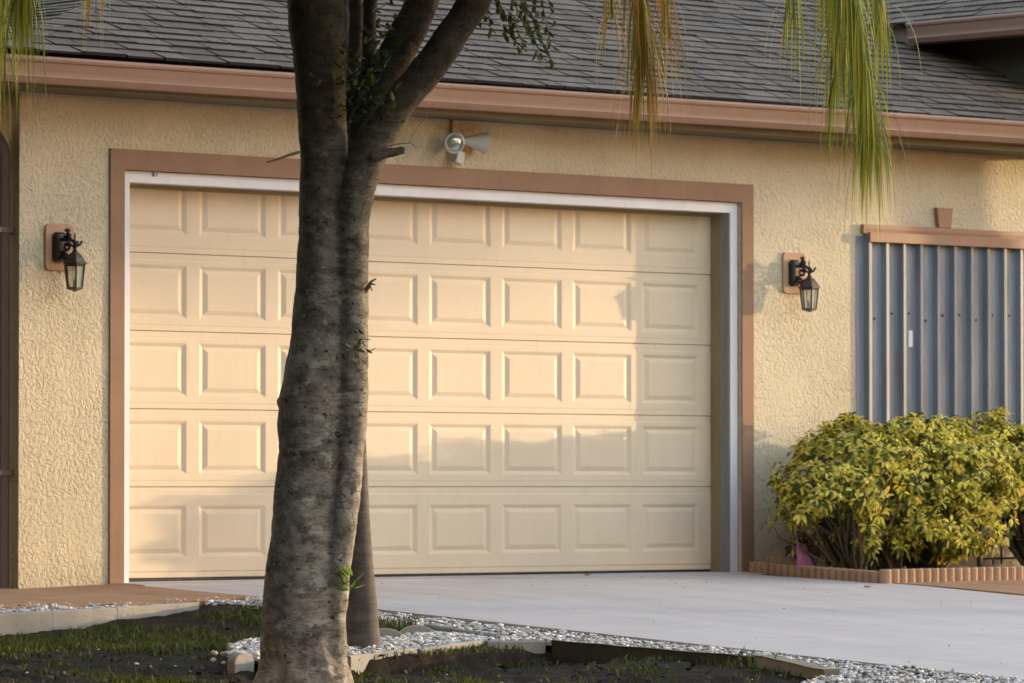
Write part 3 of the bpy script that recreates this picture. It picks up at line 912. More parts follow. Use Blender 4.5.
# ------------------------------------------------------------------ wall lanterns
def lantern(xc, zc, label):
    L = thing('wall_lantern', (xc, .02, zc), label, 'wall lantern', 'lanterns beside the garage door')
    # painted mounting block
    s = MB()
    w_, h_ = .104, .134; r = .03
    pr = []
    for cx_, cz_, a0 in ((w_ - r, h_ - r, 0), (-w_ + r, h_ - r, 90), (-w_ + r, -h_ + r, 180), (w_ - r, -h_ + r, 270)):
        for k in range(5):
            a = radians(a0 + k * 22.5); pr.append((cx_ + r * cos(a), cz_ + r * sin(a)))
    s.prism(pr, (xc, .0195, zc), (xc, .004, zc), (1, 0, 0), (0, 0, 1))
    s.build('mounting_block', M['plaque'], L, bevel=.003)
    bx = xc - .012
    s = MB()                                   # domed black back plate, tall octagon
    def octo(w2, h2, c): return [(w2, h2 - c), (w2 - c, h2), (-w2 + c, h2), (-w2, h2 - c), (-w2, -h2 + c), (-w2 + c, -h2), (w2 - c, -h2), (w2, -h2 + c)]
    rings = [(octo(.046, .086, .020), .0035), (octo(.046, .086, .020), -.014), (octo(.038, .074, .016), -.030), (octo(.024, .055, .012), -.038)]
    b = 0
    for q, yy in rings: s.v += [(bx + a, yy, zc + c) for a, c in q]
    for i in range(3):
        for k in range(8): s.f.append((i * 8 + k, i * 8 + (k + 1) % 8, (i + 1) * 8 + (k + 1) % 8, (i + 1) * 8 + k)); s.m.append(0)
    s.f.append(tuple(range(24, 32))); s.m.append(0)
    s.build('back_plate', M['black'], L)
    lx, ly = bx + .022, -.118
    zt = zc - .030                              # roof apex of lantern
    s = MB()                                    # arm and scrolls
    s.tube([(bx, -.035, zc + .045), (bx, -.06, zc + .040), (bx + .012, -.09, zc + .045), (lx, ly, zc + .022)], .010, 8)
    def scroll(cy, cz, r0, turns, sgn, ph):
        pts = []
        for k in range(22):
            a = ph + sgn * k / 21 * turns * 2 * pi; r_ = r0 * (1 - .72 * k / 21)
            pts.append((bx, cy + r_ * cos(a), cz + r_ * sin(a)))
        return pts
    s.tube(scroll(-.072, zc + .005, .032, 1.3, 1, 1.6), .0075, 6)
    s.tube(scroll(-.062, zc - .050, .026, 1.2, -1, 1.4), .007, 6)
    s.tube(scroll(-.080, zc + .062, .024, 1.2, -1, -1.8), .007, 6)
    s.tube([(bx, -.042, zc - .02), (bx, -.07, zc - .075), (bx, -.062, zc - .10), (bx, -.075, zc - .118)], [.007, .006, .005, .003], 6)
    for (yy, zz, a) in ((-.100, zc + .060, .8), (-.075, zc + .080, 1.8), (-.055, zc + .05, 2.4), (-.06, zc - .085, 3.6), (-.09, zc + .02, 5.6), (-.06, zc + .0, 4.2)):
        # cast leaves on the scrollwork
        for sx in (-1, 1):
            s.add([(bx, yy, zz), (bx + sx * .026, yy + .010 * cos(a), zz + .012 * sin(a)), (bx + sx * .006, yy + .032 * cos(a), zz + .032 * sin(a)), (bx, yy + .014 * cos(a + 1), zz + .014 * sin(a + 1))], [(0, 1, 2, 3)])
    s.build('scroll_arm', M['black'], L)
    s = MB()                                    # finial and crown with leaf curls
    s.lathe((lx, ly, zt), [(.010, -.006), (.016, .004), (.009, .016), (.012, .026), (.006, .036), (.009, .046), (.0115, .054), (.008, .064), (.004, .074), (.006, .092), (.002, .112)], 10)
    for k in range(5):
        a = k * 2 * pi / 5 + .5
        s.tube([(lx, ly, zt + .030), (lx + .022 * cos(a), ly + .022 * sin(a), zt + .038), (lx + .034 * cos(a), ly + .034 * sin(a), zt + .048), (lx + .038 * cos(a), ly + .038 * sin(a), zt + .058)], [.007, .008, .007, .005], 5)
        if k % 2 == 0: s.lathe((lx + .038 * cos(a), ly + .038 * sin(a), zt + .058), [(.003, -.008), (.010, 0), (.003, .008)], 6)
    s.build('finial', M['black'], L)
    s = MB()                                    # stepped hexagonal roof
    s.lathe((lx, ly, zt), [(.018, .0), (.036, -.012), (.052, -.034), (.056, -.036), (.066, -.058), (.074, -.062), (.074, -.072), (.066, -.074)], 6)
    s.build('lantern_roof', M['bronze'], L)
    zb_, zbot = zt - .074, zt - .206
    R0, R1 = .060, .045
    s = MB()
    for k in range(6):
        a = k * pi / 3
        s.tube([(lx + R0 * cos(a), ly + R0 * sin(a), zb_), (lx + R1 * cos(a), ly + R1 * sin(a), zbot)], .0058, 5)
    s.lathe((lx, ly, zbot), [(R1 - .004, .004), (R1 + .006, .004), (R1 + .008, -.004), (R1 - .006, -.010), (.018, -.014), (.010, -.020)], 6)
    s.lathe((lx, ly, zb_ - .012), [(R0 - .004, .012), (R0 + .002, .012), (R0 + .001, .004), (R0 - .005, .004)], 6)
    s.build('cage', M['bronze'], L)
    s = MB()
    n = 6
    for k in range(n):
        a0, a1 = k * pi / 3, (k + 1) * pi / 3
        i0, i1 = R0 - .003, R1 - .003
        s.quad((lx + i1 * cos(a0), ly + i1 * sin(a0), zbot + .004), (lx + i1 * cos(a1), ly + i1 * sin(a1), zbot + .004),
               (lx + i0 * cos(a1), ly + i0 * sin(a1), zb_), (lx + i0 * cos(a0), ly + i0 * sin(a0), zb_))
    go = s.build('glass', M['glass'], L)
    sm = go.modifiers.new('thickness', 'SOLIDIFY'); sm.thickness = .002
    s = MB()
    s.lathe((lx, ly, zbot + .004), [(.012, 0), (.012, .040), (.009, .044)], 10)
    s.build('lamp_holder', M['lampwhite'], L)
    s = MB()
    s.lathe((lx, ly, zbot + .048), [(.008, 0), (.014, .014), (.0165, .030), (.013, .048), (.006, .066), (.001, .076)], 10)
    s.build('bulb', M['glass'], L, smooth=True)
    return L
lantern(-.618, 1.903, 'black hexagonal wall lantern on the narrow stucco wall left of the garage door')
lantern(5.428, 1.925, 'black hexagonal wall lantern on the stucco between the garage door and the storm shutter')

# ------------------------------------------------------------------ floodlight over the door
F = thing('floodlight', (2.41, .02, 2.64), 'old twin floodlight with a white cone lamp above the garage door', 'floodlight')
s = MB(); s.lathe((2.415, .0195, 2.640), [(.055, 0), (.055, -.03), (.048, -.036)], 20, 'Y'); s.build('junction_box', M['galv'], F, smooth=False)
s = MB(); s.tube([(2.412, .008, 2.695), (2.412, .008, 2.782)], .010, 8); s.build('conduit', M['rust'], F)
# round lamp head aimed out towards the street
hd = Vector((-.52, -.85, -.05)).normalized()
c0 = Vector((2.365, -.035, 2.632))
def cone_along(mb, c, d, prof, n=20):
    d = d.normalized(); a = d.cross(Vector((0, 0, 1))).normalized(); b = d.cross(a)
    base = len(mb.v)
    for r_, h_ in prof:
        for k in range(n):
            an = 2 * pi * k / n
            mb.v.append(tuple(c + d * h_ + (a * cos(an) + b * sin(an)) * r_))
    for i in range(len(prof) - 1):
        for k in range(n):
            p = base + i * n + k; q = base + i * n + (k + 1) % n
            mb.f.append((p, q, q + n, p + n)); mb.m.append(0)
    mb.f.append(tuple(base + k for k in range(n))[::-1]); mb.m.append(0)
    mb.f.append(tuple(base + (len(prof) - 1) * n + k for k in range(n))); mb.m.append(0)
s = MB(); cone_along(s, c0, hd, [(.018, 0), (.020, .03), (.040, .06), (.062, .10), (.065, .118), (.058, .122), (.055, .112)])
s.build('round_lamp', M['galv'], F, smooth=False)
s = MB(); cone_along(s, c0, hd, [(.053, .108), (.050, .116), (.035, .123), (.015, .126)])
s.build('lamp_face', M['face'], F, smooth=True)
s = MB(); cone_along(s, Vector((2.415, -.045, 2.655)), Vector((.97, -.20, -.06)), [(.016, 0), (.018, .045), (.022, .055), (.064, .185), (.066, .195), (.058, .195), (.03, .10)])
s.build('cone_lamp', M['lampwhite'], F)
s = MB(); s.obox((2.405, -.055, 2.545), (.030, 0, -.008), (0, .028, 0), (.010, 0, .036)); s.obox((2.395, -.03, 2.592), (.008, 0, 0), (0, .010, 0), (0, 0, .02))
s.build('motion_sensor', M['lampwhite'], F, bevel=.006)

# ------------------------------------------------------------------ kerb blocks
KG = 'concrete edging blocks'
def block(p0, p1, thick, h, label, mat='kerb', name='edging_block', group=KG, z0=0, z1=0, tilt=0):
    """block whose top outer edge runs from p0 to p1 (x, y); depth goes inward (to the house)"""
    a = Vector((p0[0], p0[1], gz(*p0) + z0)); b = Vector((p1[0], p1[1], gz(*p1) + z1))
    d = (b - a); l = d.length; d.normalize(); nrm = Vector((-d.y, d.x, 0))
    e = thing(name, ((a + b) / 2 - Vector((0, 0, h))), label, name.replace('_', ' '), group)
    s = MB()
    segs = max(2, int(l / .1))
    rb = random.Random(int(abs(p0[0]) * 977))
    prof0 = [(0, -h), (0, -.008), (.008, 0), (thick - .008, 0), (thick, -.008), (thick, -h)]
    rows = []
    for i in range(segs + 1):
        p = a + d * (.004 + (l - .008) * i / segs)
        j1, j2 = rb.uniform(-.003, .003), rb.uniform(-.003, .003)
        rows.append([p + nrm * (q + (j1 if q < .02 else 0)) + Vector((0, 0, w2 + (j2 if w2 > -.02 else 0))) for q, w2 in prof0])
    m = len(prof0); b0 = len(s.v)
    for r_ in rows: s.v += [tuple(v) for v in r_]
    for i in range(segs):
        for k in range(m): s.f.append((b0 + i * m + k, b0 + i * m + (k + 1) % m, b0 + (i + 1) * m + (k + 1) % m, b0 + (i + 1) * m + k)); s.m.append(0)
    s.f.append(tuple(b0 + k for k in range(m))); s.m.append(0)
    s.f.append(tuple(b0 + segs * m + k for k in range(m))[::-1]); s.m.append(0)
    s.build('block', M[mat], e)
    return e
block((-3.35, -2.02), (-2.755, -1.905), .06, .2, 'grey concrete edging block at the far left end of the row before the tan path', name='edging_block')
block((-2.75, -1.895), (-2.04, -1.765), .06, .2, 'long grey edging block cut by the left photo edge, in front of the tan path')
block((-2.035, -1.755), (-1.505, -1.635), .06, .2, 'middle grey edging block in the row in front of the tan path')
block((-1.50, -1.625), (-.84, -1.52), .06, .2, 'grey edging block sinking into grass at the right end of the tan path row')
block((-2.99, -4.66), (-2.36, -4.49), .05, .17, 'grey edging block hidden behind the big trunk, at the foot of the palm')
block((-2.33, -4.475), (-1.675, -4.235), .05, .17, 'tilted grey edging block just right of the big trunk and below the palm', z1=.004)
block((-1.655, -4.235), (-1.035, -4.02), .05, .17, 'pale grey edging block in the middle of the palm bed kerb', z1=.008)
block((-1.02, -4.035), (-.72, -4.15), .05, .17, 'short grey edging block at the corner where the dark boards begin', z0=.004)
block((-.68, -4.17), (-.375, -5.385), -.035, .17, 'long thin dark board edging the white gravel along the driveway', 'timber', 'edging_board', None)
block((-.40, -5.42), (-.60, -6.10), -.085, .19, 'thick weathered timber with a pale cut end, at the bottom of the gravel strip', 'timber_pale', 'edging_timber', None, z0=.018, z1=.012)
block((-.735, -3.23), (-.815, -3.88), .03, .06, 'thin grey edging strip splitting the white gravel behind the palm bed', 'kerb', 'edging_strip', None, z0=.012, z1=.012)
# scalloped round edging pieces
def scallop(x, y, rz, label, r=.10):
    e = thing('scalloped_edging', (x, y, gz(x, y) - .08), label, 'edging stone', 'scalloped edging stones')
    s = MB(); pr = [(-r, -.06), (r, -.06)] + [(r * cos(pi * k / 10), r * .62 * sin(pi * k / 10)) for k in range(11)]
    ax = Vector((cos(rz), sin(rz), 0)); nr = Vector((-sin(rz), cos(rz), 0))
    p = Vector((x, y, gz(x, y) - .018))
    s.prism(pr, p - nr * .025, p + nr * .025, ax, (0, 0, 1))
    s.build('stone', M['kerb'], e, bevel=.006)
scallop(-1.33, -3.60, -.6, 'left one of two rounded grey stones half buried behind the palm bed gravel')
scallop(-1.05, -3.53, -.6, 'right one of two rounded grey stones half buried behind the palm bed gravel')
scallop(-3.02, -4.47, .2, 'rounded edging stone left of the big trunk with pebbles heaped behind it', .075)
sp = MB(); rnd = random.Random(21)
for i in range(70):
    x = -2.94 + rnd.gauss(0, .07); y = -4.38 + rnd.gauss(0, .035)
    pebble(sp, (x, y, gz(x, y) - .035 + rnd.uniform(0, .05)), rnd.uniform(.012, .026), rnd)
tag(sp.build('pebbles', M['chip'], fix=False), 'small heap of pale pebbles left of the big tree trunk', 'pebbles', kind='stuff')

# fluted terracotta edging of the planting bed: pieces of four flutes
def edging_run(p0, p1, r, h, top, group_e):
    p0 = Vector((*p0, 0)); p1 = Vector((*p1, 0)); l = (p1 - p0).length; d = (p1 - p0).normalized()
    n = round(l / (2 * r)); r = l / n / 2
    k = 0
    while k < n:
        s = MB()
        for q in range(k, min(k + 5, n)):
            p = p0 + d * (2 * r * (q + .5)); z = gz(p.x, p.y)
            s.lathe((p.x, p.y, z), [(r, -.06), (r, top - .008), (r * .86, top)], 12)
        s.build('edging_piece', M['edging'], group_e, smooth=False)
        k += 5
E1 = thing('garden_edging', (4.9, -1.35, -.07), 'low fluted terracotta garden edging round the planting bed', 'garden edging')
edging_run((4.955, -.06), (4.765, -1.365), .034, .1, .074, E1)
edging_run((4.735, -1.405), (9.6, -1.02), .040, .12, .088, E1)

# ------------------------------------------------------------------ planting bed
rnd = random.Random(31)
def schefflera(x0, x1, y0, y1, top, seed, label, lobes, n_wh=620):
    """compound-leaved bush: woody stems with whorls of drooping leaflets"""
    rn = random.Random(seed)
    cx_, cy_ = (x0 + x1) / 2, (y0 + y1) / 2
    B = thing('variegated_bush', (cx_, cy_, gz(cx_, cy_)), label, 'bush', 'variegated bushes under the storm shutter')
    st = MB(); lf = MB()
    roots = [(cx_ + rn.uniform(-.35, .35) * (x1 - x0) * .6, cy_ + rn.uniform(-.25, .2)) for _ in range(9)]
    tips = []
    for i in range(n_wh):
        L = rn.choices(lobes, [q[6] for q in lobes])[0]
        # point near the surface of an ellipsoid lobe
        while True:
            v = Vector((rn.uniform(-1, 1), rn.uniform(-1, 1), rn.uniform(-1, 1)))
            if .05 < v.length < 1: break
        k = rn.uniform(.74, 1.06) if rn.random() < .8 else rn.uniform(.3, .8)
        v = v.normalized()
        # boxier, like a clipped hedge
        v = Vector([math.copysign(abs(c) ** .8, c) for c in v])
        p = Vector((L[0] + v.x * L[3] * k, L[1] + v.y * L[4] * k, L[2] + v.z * L[5] * k))
        p += Vector((noise.noise(p * 3.1), noise.noise(p * 3.1 + Vector((9, 0, 0))), noise.noise(p * 3.1 + Vector((0, 9, 0))))) * .17
        if p.z < .08 or p.y > -.03: continue
        if noise.noise(p * 6.5 + Vector((3, 1, seed))) > .20 and rn.random() < .8: continue
        tips.append((p, v.normalized(), k))
    for p, v, k in tips:
        out = (v + Vector((rn.uniform(-.5, .5), rn.uniform(-.5, .5), rn.uniform(.1, .9)))).normalized()
        n = rn.randint(6, 9)
        a_ = out.cross(Vector((.3, .2, 1))).normalized(); b_ = out.cross(a_)
        ph = rn.random() * 6.28
        ln0 = rn.uniform(.040, .070)
        for q in range(n):
            an = ph + q * 2 * pi / n + rn.uniform(-.2, .2)
            d = (a_ * cos(an) + b_ * sin(an))
            ln = ln0 * rn.uniform(.75, 1.1)
            droop = rn.uniform(.1, .55)
            d1 = (d + out * rn.uniform(.1, .5)).normalized()
            d2 = (d * .9 + Vector((0, 0, -droop))).normalized()
            side = d1.cross(out).normalized() * ln * rn.uniform(.14, .20)
            c = p + d1 * ln * .16
            m1 = c + d1 * ln * .42; m2 = m1 + d2 * ln * .36; tip = m2 + (d2 + Vector((0, 0, -.25))) * ln * .24
            cup = out * ln * .05
            lf.add([c, m1 - side + cup, m1, m1 + side + cup, m2 - side * .8 + cup, m2, m2 + side * .8 + cup, tip],
                   [(0, 2, 1), (0, 3, 2), (1, 2, 5, 4), (2, 3, 6, 5), (4, 5, 7), (5, 6, 7)])
    for i, (p, v, k) in enumerate(tips[::14]):
        rx, ry = min(roots, key=lambda r: abs(r[0] - p.x) + rn.uniform(0, .25))
        g0 = Vector((rx, ry, gz(rx, ry) - .02))
        m = g0.lerp(p, .5) + Vector((rn.uniform(-.05, .05), rn.uniform(-.05, .05), rn.uniform(.02, .1)))
        m1 = g0.lerp(m, .5) + Vector((rn.uniform(-.03, .03), rn.uniform(-.03, .03), 0))
        m2 = m.lerp(p, .55) + Vector((rn.uniform(-.04, .04), rn.uniform(-.04, .04), -.01))
        st.tube([g0, m1, m, m2, p], [.013, .010, .008, .006, .003], 6)
    st.build('stem', M['stem'], B)
    lf.build('foliage', M['leafy'], B, fix=False)
    return B
# lobes: cx, cy, cz, rx, ry, rz, weight
schefflera(4.6, 6.45, -1.25, -.1, 1.0, 5, 'large yellow and green variegated bush left of the black trellis',
           [(5.45, -.66, .58, .60, .48, .34, 5), (6.02, -.70, .62, .46, .50, .33, 4), (4.98, -.72, .50, .32, .36, .17, 1.6), (6.08, -.80, .38, .27, .36, .26, 2), (5.30, -.60, .27, .40, .40, .20, 1.2), (5.75, -.85, .30, .36, .32, .24, 1.8), (5.22, -.66, .84, .22, .34, .10, .6), (5.85, -.70, .88, .28, .34, .10, .7), (4.76, -.80, .42, .18, .2, .10, .5)], 3900)
schefflera(6.55, 8.2, -1.25, -.1, 1.0, 6, 'yellow and green variegated bush right of the black trellis, cut by the photo edge',
           [(7.05, -.68, .65, .52, .48, .31, 4), (7.7, -.7, .58, .5, .5, .38, 3), (7.25, -.78, .36, .44, .36, .24, 2.4), (6.75, -.62, .70, .32, .36, .24, 1.2), (6.58, -.66, .82, .30, .34, .13, 1.3)], 3100)
schefflera(8.5, 11, -1.25, -.1, 1.0, 7, 'variegated bush at the far right of the bed, beyond the photo edge',
           [(9.2, -.72, .6, .7, .48, .42, 4), (10.2, -.72, .55, .7, .48, .44, 4)], 420)
# trellis
T = thing('garden_trellis', (6.63, -.6, gz(6.63, -.6)), 'black iron trellis with crossed bars standing between the two bushes', 'trellis')
s = MB()
s.tube([(6.632, -.52, -.05), (6.632, -.52, .80)], .016, 8)
s.build('post', M['black'], T)
s = MB(); s.tube([(7.25, -.42, -.05), (7.25, -.42, .80)], .014, 8); s.build('post', M['black'], T)
s = MB()
s.tube([(6.63, -.52, .42), (7.25, -.42, .02)], .008, 6); s.tube([(6.63, -.515, .06), (7.25, -.415, .44)], .008, 6)
s.tube([(6.63, -.52, .60), (7.25, -.42, .60)], .008, 6); s.tube([(6.63, -.52, .06), (7.25, -.42, .06)], .007, 6)
s.tube([(6.80, -.49, .02), (6.80, -.49, .26), (6.84, -.485, .32), (6.90, -.475, .26), (6.90, -.475, .02)], .007, 6)
s.build('cross_bar', M['black'], T)
# foil-wrapped pot plant
Pp = thing('potted_plant', (4.98, -.42, gz(4.98, -.42)), 'small dark red leaved plant in pink and lilac foil against the brown door trim', 'potted plant')
px_, py_ = 5.00, -.50
s = MB()
n = 14; ring0 = []; ring1 = []
rn = random.Random(9)
for k in range(n):
    a = 2 * pi * k / n
    hh = .12 + (.075 if (k % 4 == 0) else -.02) + rn.uniform(-.01, .02)
    r1 = .075 + (.03 if k % 4 == 0 else 0)
    ring0.append((px_ + .045 * cos(a), py_ + .045 * sin(a), gz(px_, py_) + .0))
    ring1.append((px_ + r1 * cos(a), py_ + r1 * sin(a), gz(px_, py_) + hh))
for k in range(n):
    s.quad(ring0[k], ring0[(k + 1) % n], ring1[(k + 1) % n], ring1[k], 0 if (k < 5 or k > 9) else 1)
s.f.append(tuple(range(0, 1)) * 3) if False else None
s.build('foil_wrap', [M['foilw'], M['foil']], Pp)
s = MB(); s.add([(px_ - .16, py_ - .08, .0), (px_ - .02, py_ - .10, .02), (px_ - .06, py_ - .06, .16), (px_ - .145, py_ - .06, .19), (px_ - .13, py_ - .10, .10)], [(0, 1, 4), (4, 1, 2), (4, 2, 3), (0, 4, 3)])
s.build('foil_corner', M['foil'], Pp)
s = MB()
for k in range(90):
    a = rn.random() * 6.28; e_ = rn.uniform(.5, 1.4); l = rn.uniform(.10, .24)
    p = Vector((px_ + .02 * cos(a), py_ + .02 * sin(a), gz(px_, py_) + .10))
    d = Vector((cos(a) * cos(e_), sin(a) * cos(e_), sin(e_)))
    q = p + d * l; w_ = d.cross(Vector((0, 0, 1))).normalized() * .014
    s.tube([p, q], .0015, 3, cap=False)
    d3 = (d + Vector((0, 0, -.8))).normalized()
    s.add([q, q + d3 * .03 + w_, q + d3 * .07, q + d3 * .03 - w_], [(0, 1, 2, 3)])
s.build('foliage', M['redleaf'], Pp, fix=False)
# low green agave-like tuft beside the pot
A = thing('spiky_plant', (5.10, -.65, gz(5.1, -.65)), 'dark green spiky plant with a few yellow leaves between the pot and the large bush', 'plant')
s = MB(); s2 = MB()
for k in range(46):
    a = rn.random() * 6.28; e_ = rn.uniform(.35, 1.4); l = rn.uniform(.12, .26)
    p = Vector((5.12 + rn.uniform(-.06, .25), -.7 + rn.uniform(-.1, .1), gz(5.1, -.65)))
    d = Vector((cos(a) * cos(e_), sin(a) * cos(e_), sin(e_)))
    w_ = d.cross(Vector((0, 0, 1))).normalized() * .011
    q = p + d * l * .6; tip = p + d * l + Vector((0, 0, -.02))
    s.add([p - w_ * .6, p + w_ * .6, q + w_, q - w_, tip], [(0, 1, 2, 3), (3, 2, 4)])
s.build('blades', M['treeleaf'], A, fix=False)
for k in range(9):
    p = Vector((5.0 + rn.uniform(-.02, .22), -.85 + rn.uniform(-.05, .05), rn.uniform(.02, .22)))
    a = rn.uniform(-.6, .6); d = Vector((cos(a), -.2, sin(a) - .2)).normalized() * rn.uniform(.04, .07); w_ = Vector((0, -.008, .016))
    s2.add([p, p + d * .5 + w_, p + d, p + d * .5 - w_], [(0, 1, 2, 3)])
s2.build('yellow_leaves', M['leafy'], A, fix=False)
s = MB()
for k in range(420):
    x = rn.uniform(4.95, 8.6); y = rn.uniform(-1.25, -.05)
    z = gz(x, y) + .006; a = rn.random() * 6.28; l = rn.uniform(.012, .035); w_ = l * .4
    s.add([(x - cos(a) * l, y - sin(a) * l, z), (x - sin(a) * w_, y + cos(a) * w_, z + .01), (x + cos(a) * l, y + sin(a) * l, z + .012), (x + sin(a) * w_, y - cos(a) * w_, z + .002)], [(0, 1, 2, 3)])
tag(s.build('mulch', M['mulch'], fix=False), 'brown mulch chips under the variegated bushes', 'mulch', kind='stuff')
# dead leaves on the driveway
for (x, y, l, lab) in ((3.44, -.12, .030, 'small brown dead leaf lying close under the garage door'), (4.24, -1.75, .035, 'brown dead leaf on the driveway near the corner of the terracotta edging')):
    z = gz(x, y)
    s = MB(); s.add([(x - l, y, z + .004), (x - .2 * l, y + l * .4, z + .016), (x + l, y - .1 * l, z + .012), (x, y - l * .45, z + .005), (x, y, z + .010)], [(0, 1, 4), (1, 2, 4), (2, 3, 4), (3, 0, 4)])
    tag(s.build('dead_leaf', M['dry'], fix=False), lab, 'leaf', 'dead leaves on the driveway')
s = MB(); rn = random.Random(77)
for k in range(60):
    x = rn.uniform(-.1, 4.7); y = -.3 - rn.random() ** 1.3 * 6
    l = rn.uniform(.004, .011); z = gz(x, y) + .003; a = rn.random() * 6.28
    s.add([(x - cos(a) * l, y - sin(a) * l, z), (x - sin(a) * l * .5, y + cos(a) * l * .5, z + .003), (x + cos(a) * l, y + sin(a) * l, z + .001), (x + sin(a) * l * .5, y - cos(a) * l * .5, z + .003)], [(0, 1, 2, 3)])
tag(s.build('driveway_debris', M['mulch'], fix=False), 'tiny brown crumbs and seeds scattered on the pale driveway', 'debris', kind='stuff')

# ------------------------------------------------------------------ the big tree
CAMP = Vector(cam.location)
FW = _fw.normalized(); RT = Vector((0.73185, -0.68147, 0)).normalized(); UP = RT.cross(FW)
# the trunk was measured in a plane 22.1 m along the view, facing it; stem points (across, up) from its foot
TC = CAMP + FW * 22.12
KP = 22.12 / 5180.9
def tp(a, b, off=0): return TC + RT * ((a - 512) * KP) - UP * ((b - 341.5) * KP) + FW * off
def stem(rows, off=0, rmul=1.0):
    pts, rad = [], []
    for b, l, r_ in rows:
        pts.append(tp((l + r_) / 2, b, off)); rad.append((r_ - l) / 2 * KP * rmul)
    return pts, rad
TREE = thing('tree', tp(303, 741), 'large mottled grey tree trunk forking into several limbs in front of the garage door', 'tree')
s = MB()
A_rows = [(760, 238, 352), (735, 250, 344), (710, 256, 341), (683, 258, 339), (650, 259, 338), (620, 260, 338), (595, 262, 337), (570, 264, 336), (540, 270, 335), (500, 273, 338), (455, 277, 343), (420, 276, 346), (395, 279, 348), (365, 285, 350), (342, 290, 351), (290, 294, 351), (228, 298, 350), (190, 299, 350), (160, 299, 349), (110, 297, 347), (60, 292, 346), (20, 287, 346), (-20, 283, 343), (-80, 270, 325), (-160, 250, 295), (-260, 215, 252)]
p_, r_ = stem(A_rows, 0); s.tube(p_, r_, 28, flat=.95)
B_rows = [(750, 312, 352), (710, 316, 348), (683, 318, 347), (650, 321, 347), (620, 323, 347), (595, 325, 349), (570, 327, 351), (540, 329, 355), (500, 333, 360), (455, 338, 364), (420, 337, 368), (380, 338, 369), (342, 336, 369), (290, 336, 369), (228, 336, 370), (195, 341, 373), (170, 349, 379)]
p_, r_ = stem(B_rows, -.05); s.tube(p_, r_, 20)
def limb(path, off0=0, n=16):
    pts, rad = [], []
    for i, (a, b, w_) in enumerate(path):
        pts.append(tp(a, b, off0 + path[i][3] if len(path[i]) > 3 else off0)); rad.append(w_ / 2 * KP)
    s.tube(pts, rad, n)
limb([(352, 215, 34), (360, 180, 36), (371, 150, 36), (386, 122, 35), (405, 96, 34), (428, 70, 33), (448, 43, 33), (465, 18, 32), (480, -8, 32), (500, -50, 30), (530, -120, 26), (575, -220, 18)], -.06)
limb([(352, 190, 30), (358, 150, 34), (367, 115, 36), (376, 90, 36), (392, 58, 37), (405, 34, 36), (417, 10, 34), (428, -18, 33), (445, -80, 28), (470, -180, 20), (480, -260, 12)], .16)
limb([(350, 170, 20), (361, 120, 19), (366, 70, 17), (368, 20, 16), (369, -30, 15), (374, -120, 12), (385, -230, 8)], .26, 12)
limb([(345, 180, 20), (350, 110, 17), (353, 60, 15), (355, 10, 14), (352, -40, 14), (335, -130, 11), (330, -230, 8)], .20, 12)
limb([(372, 158, 14), (388, 154, 11), (405, 151, 8.5), (406, 151, 8.0)], -.12, 10)           # sawn stub
# bulges, knots, burr
for (a, b, rr_, off) in ((325, 425, 8, -.130), (338, 300, 6, -.115), (347, 548, 5, -.085), (284, 402, 8, .0), (333, 240, 7, -.10), (352, 405, 5, -.08), (343, 432, 5, -.10)):
    c = tp(a, b, off + .022); q = rr_ * KP
    s.lathe(c, [(q * .3, -q), (q * .85, -q * .5), (q, 0), (q * .85, q * .5), (q * .3, q)], 10)
# root flare
for k in range(7):
    a = k * 2 * pi / 7 + .3
    c = tp(303, 741)
    s.tube([c + Vector((0, 0, .42)), c + Vector((cos(a) * .13, sin(a) * .13, .16)), c + Vector((cos(a) * .30, sin(a) * .30, .02)), c + Vector((cos(a) * .48, sin(a) * .48, -.06))], [.16, .12, .075, .03], 10)
trunk = s.build('trunk', M['bark'], TREE, smooth=True)
rm = trunk.modifiers.new('fuse', 'REMESH'); rm.mode = 'VOXEL'; rm.voxel_size = .0085; rm.use_smooth_shade = True
sm = trunk.modifiers.new('soften', 'SMOOTH'); sm.factor = .5; sm.iterations = 2
tx = bpy.data.textures.new('bark_lumps', 'CLOUDS'); tx.noise_scale = .09; tx.noise_depth = 3
dp = trunk.modifiers.new('lumps', 'DISPLACE'); dp.texture = tx; dp.strength = .016; dp.mid_level = .5; dp.texture_coords = 'GLOBAL'
# thin dead twigs
s = MB()
s.tube([tp(300, 153, -.1), tp(290, 156, -.12), tp(280, 160, -.13), tp(268.5, 163.5, -.14)], [.008, .007, .006, .005], 6)
s.build('dead_twig', M['twig'], TREE); s = MB()
s.tube([tp(385, 148, -.12), tp(398, 145, -.12), tp(411, 144, -.12), tp(418, 149, -.12)], [.003, .0025, .002, .001], 5)
s.tube([tp(409, 144.5, -.12), tp(417, 130, -.1), tp(428, 115, -.1), tp(434, 104, -.1)], [.0022, .002, .002, .0015], 5)
s.build('dead_twig', M['twig'], TREE); s = MB()
for q in ((372, 282, 377, 279), (372, 284, 376, 285), (371, 286, 373, 291), (370, 288, 366, 294)):
    s.tube([tp(366, 290, -.1), tp(q[0], q[1], -.12), tp(q[2], q[3], -.12)], [.008, .006, .003], 5)
s.build('dead_twig', M['twig'], TREE)

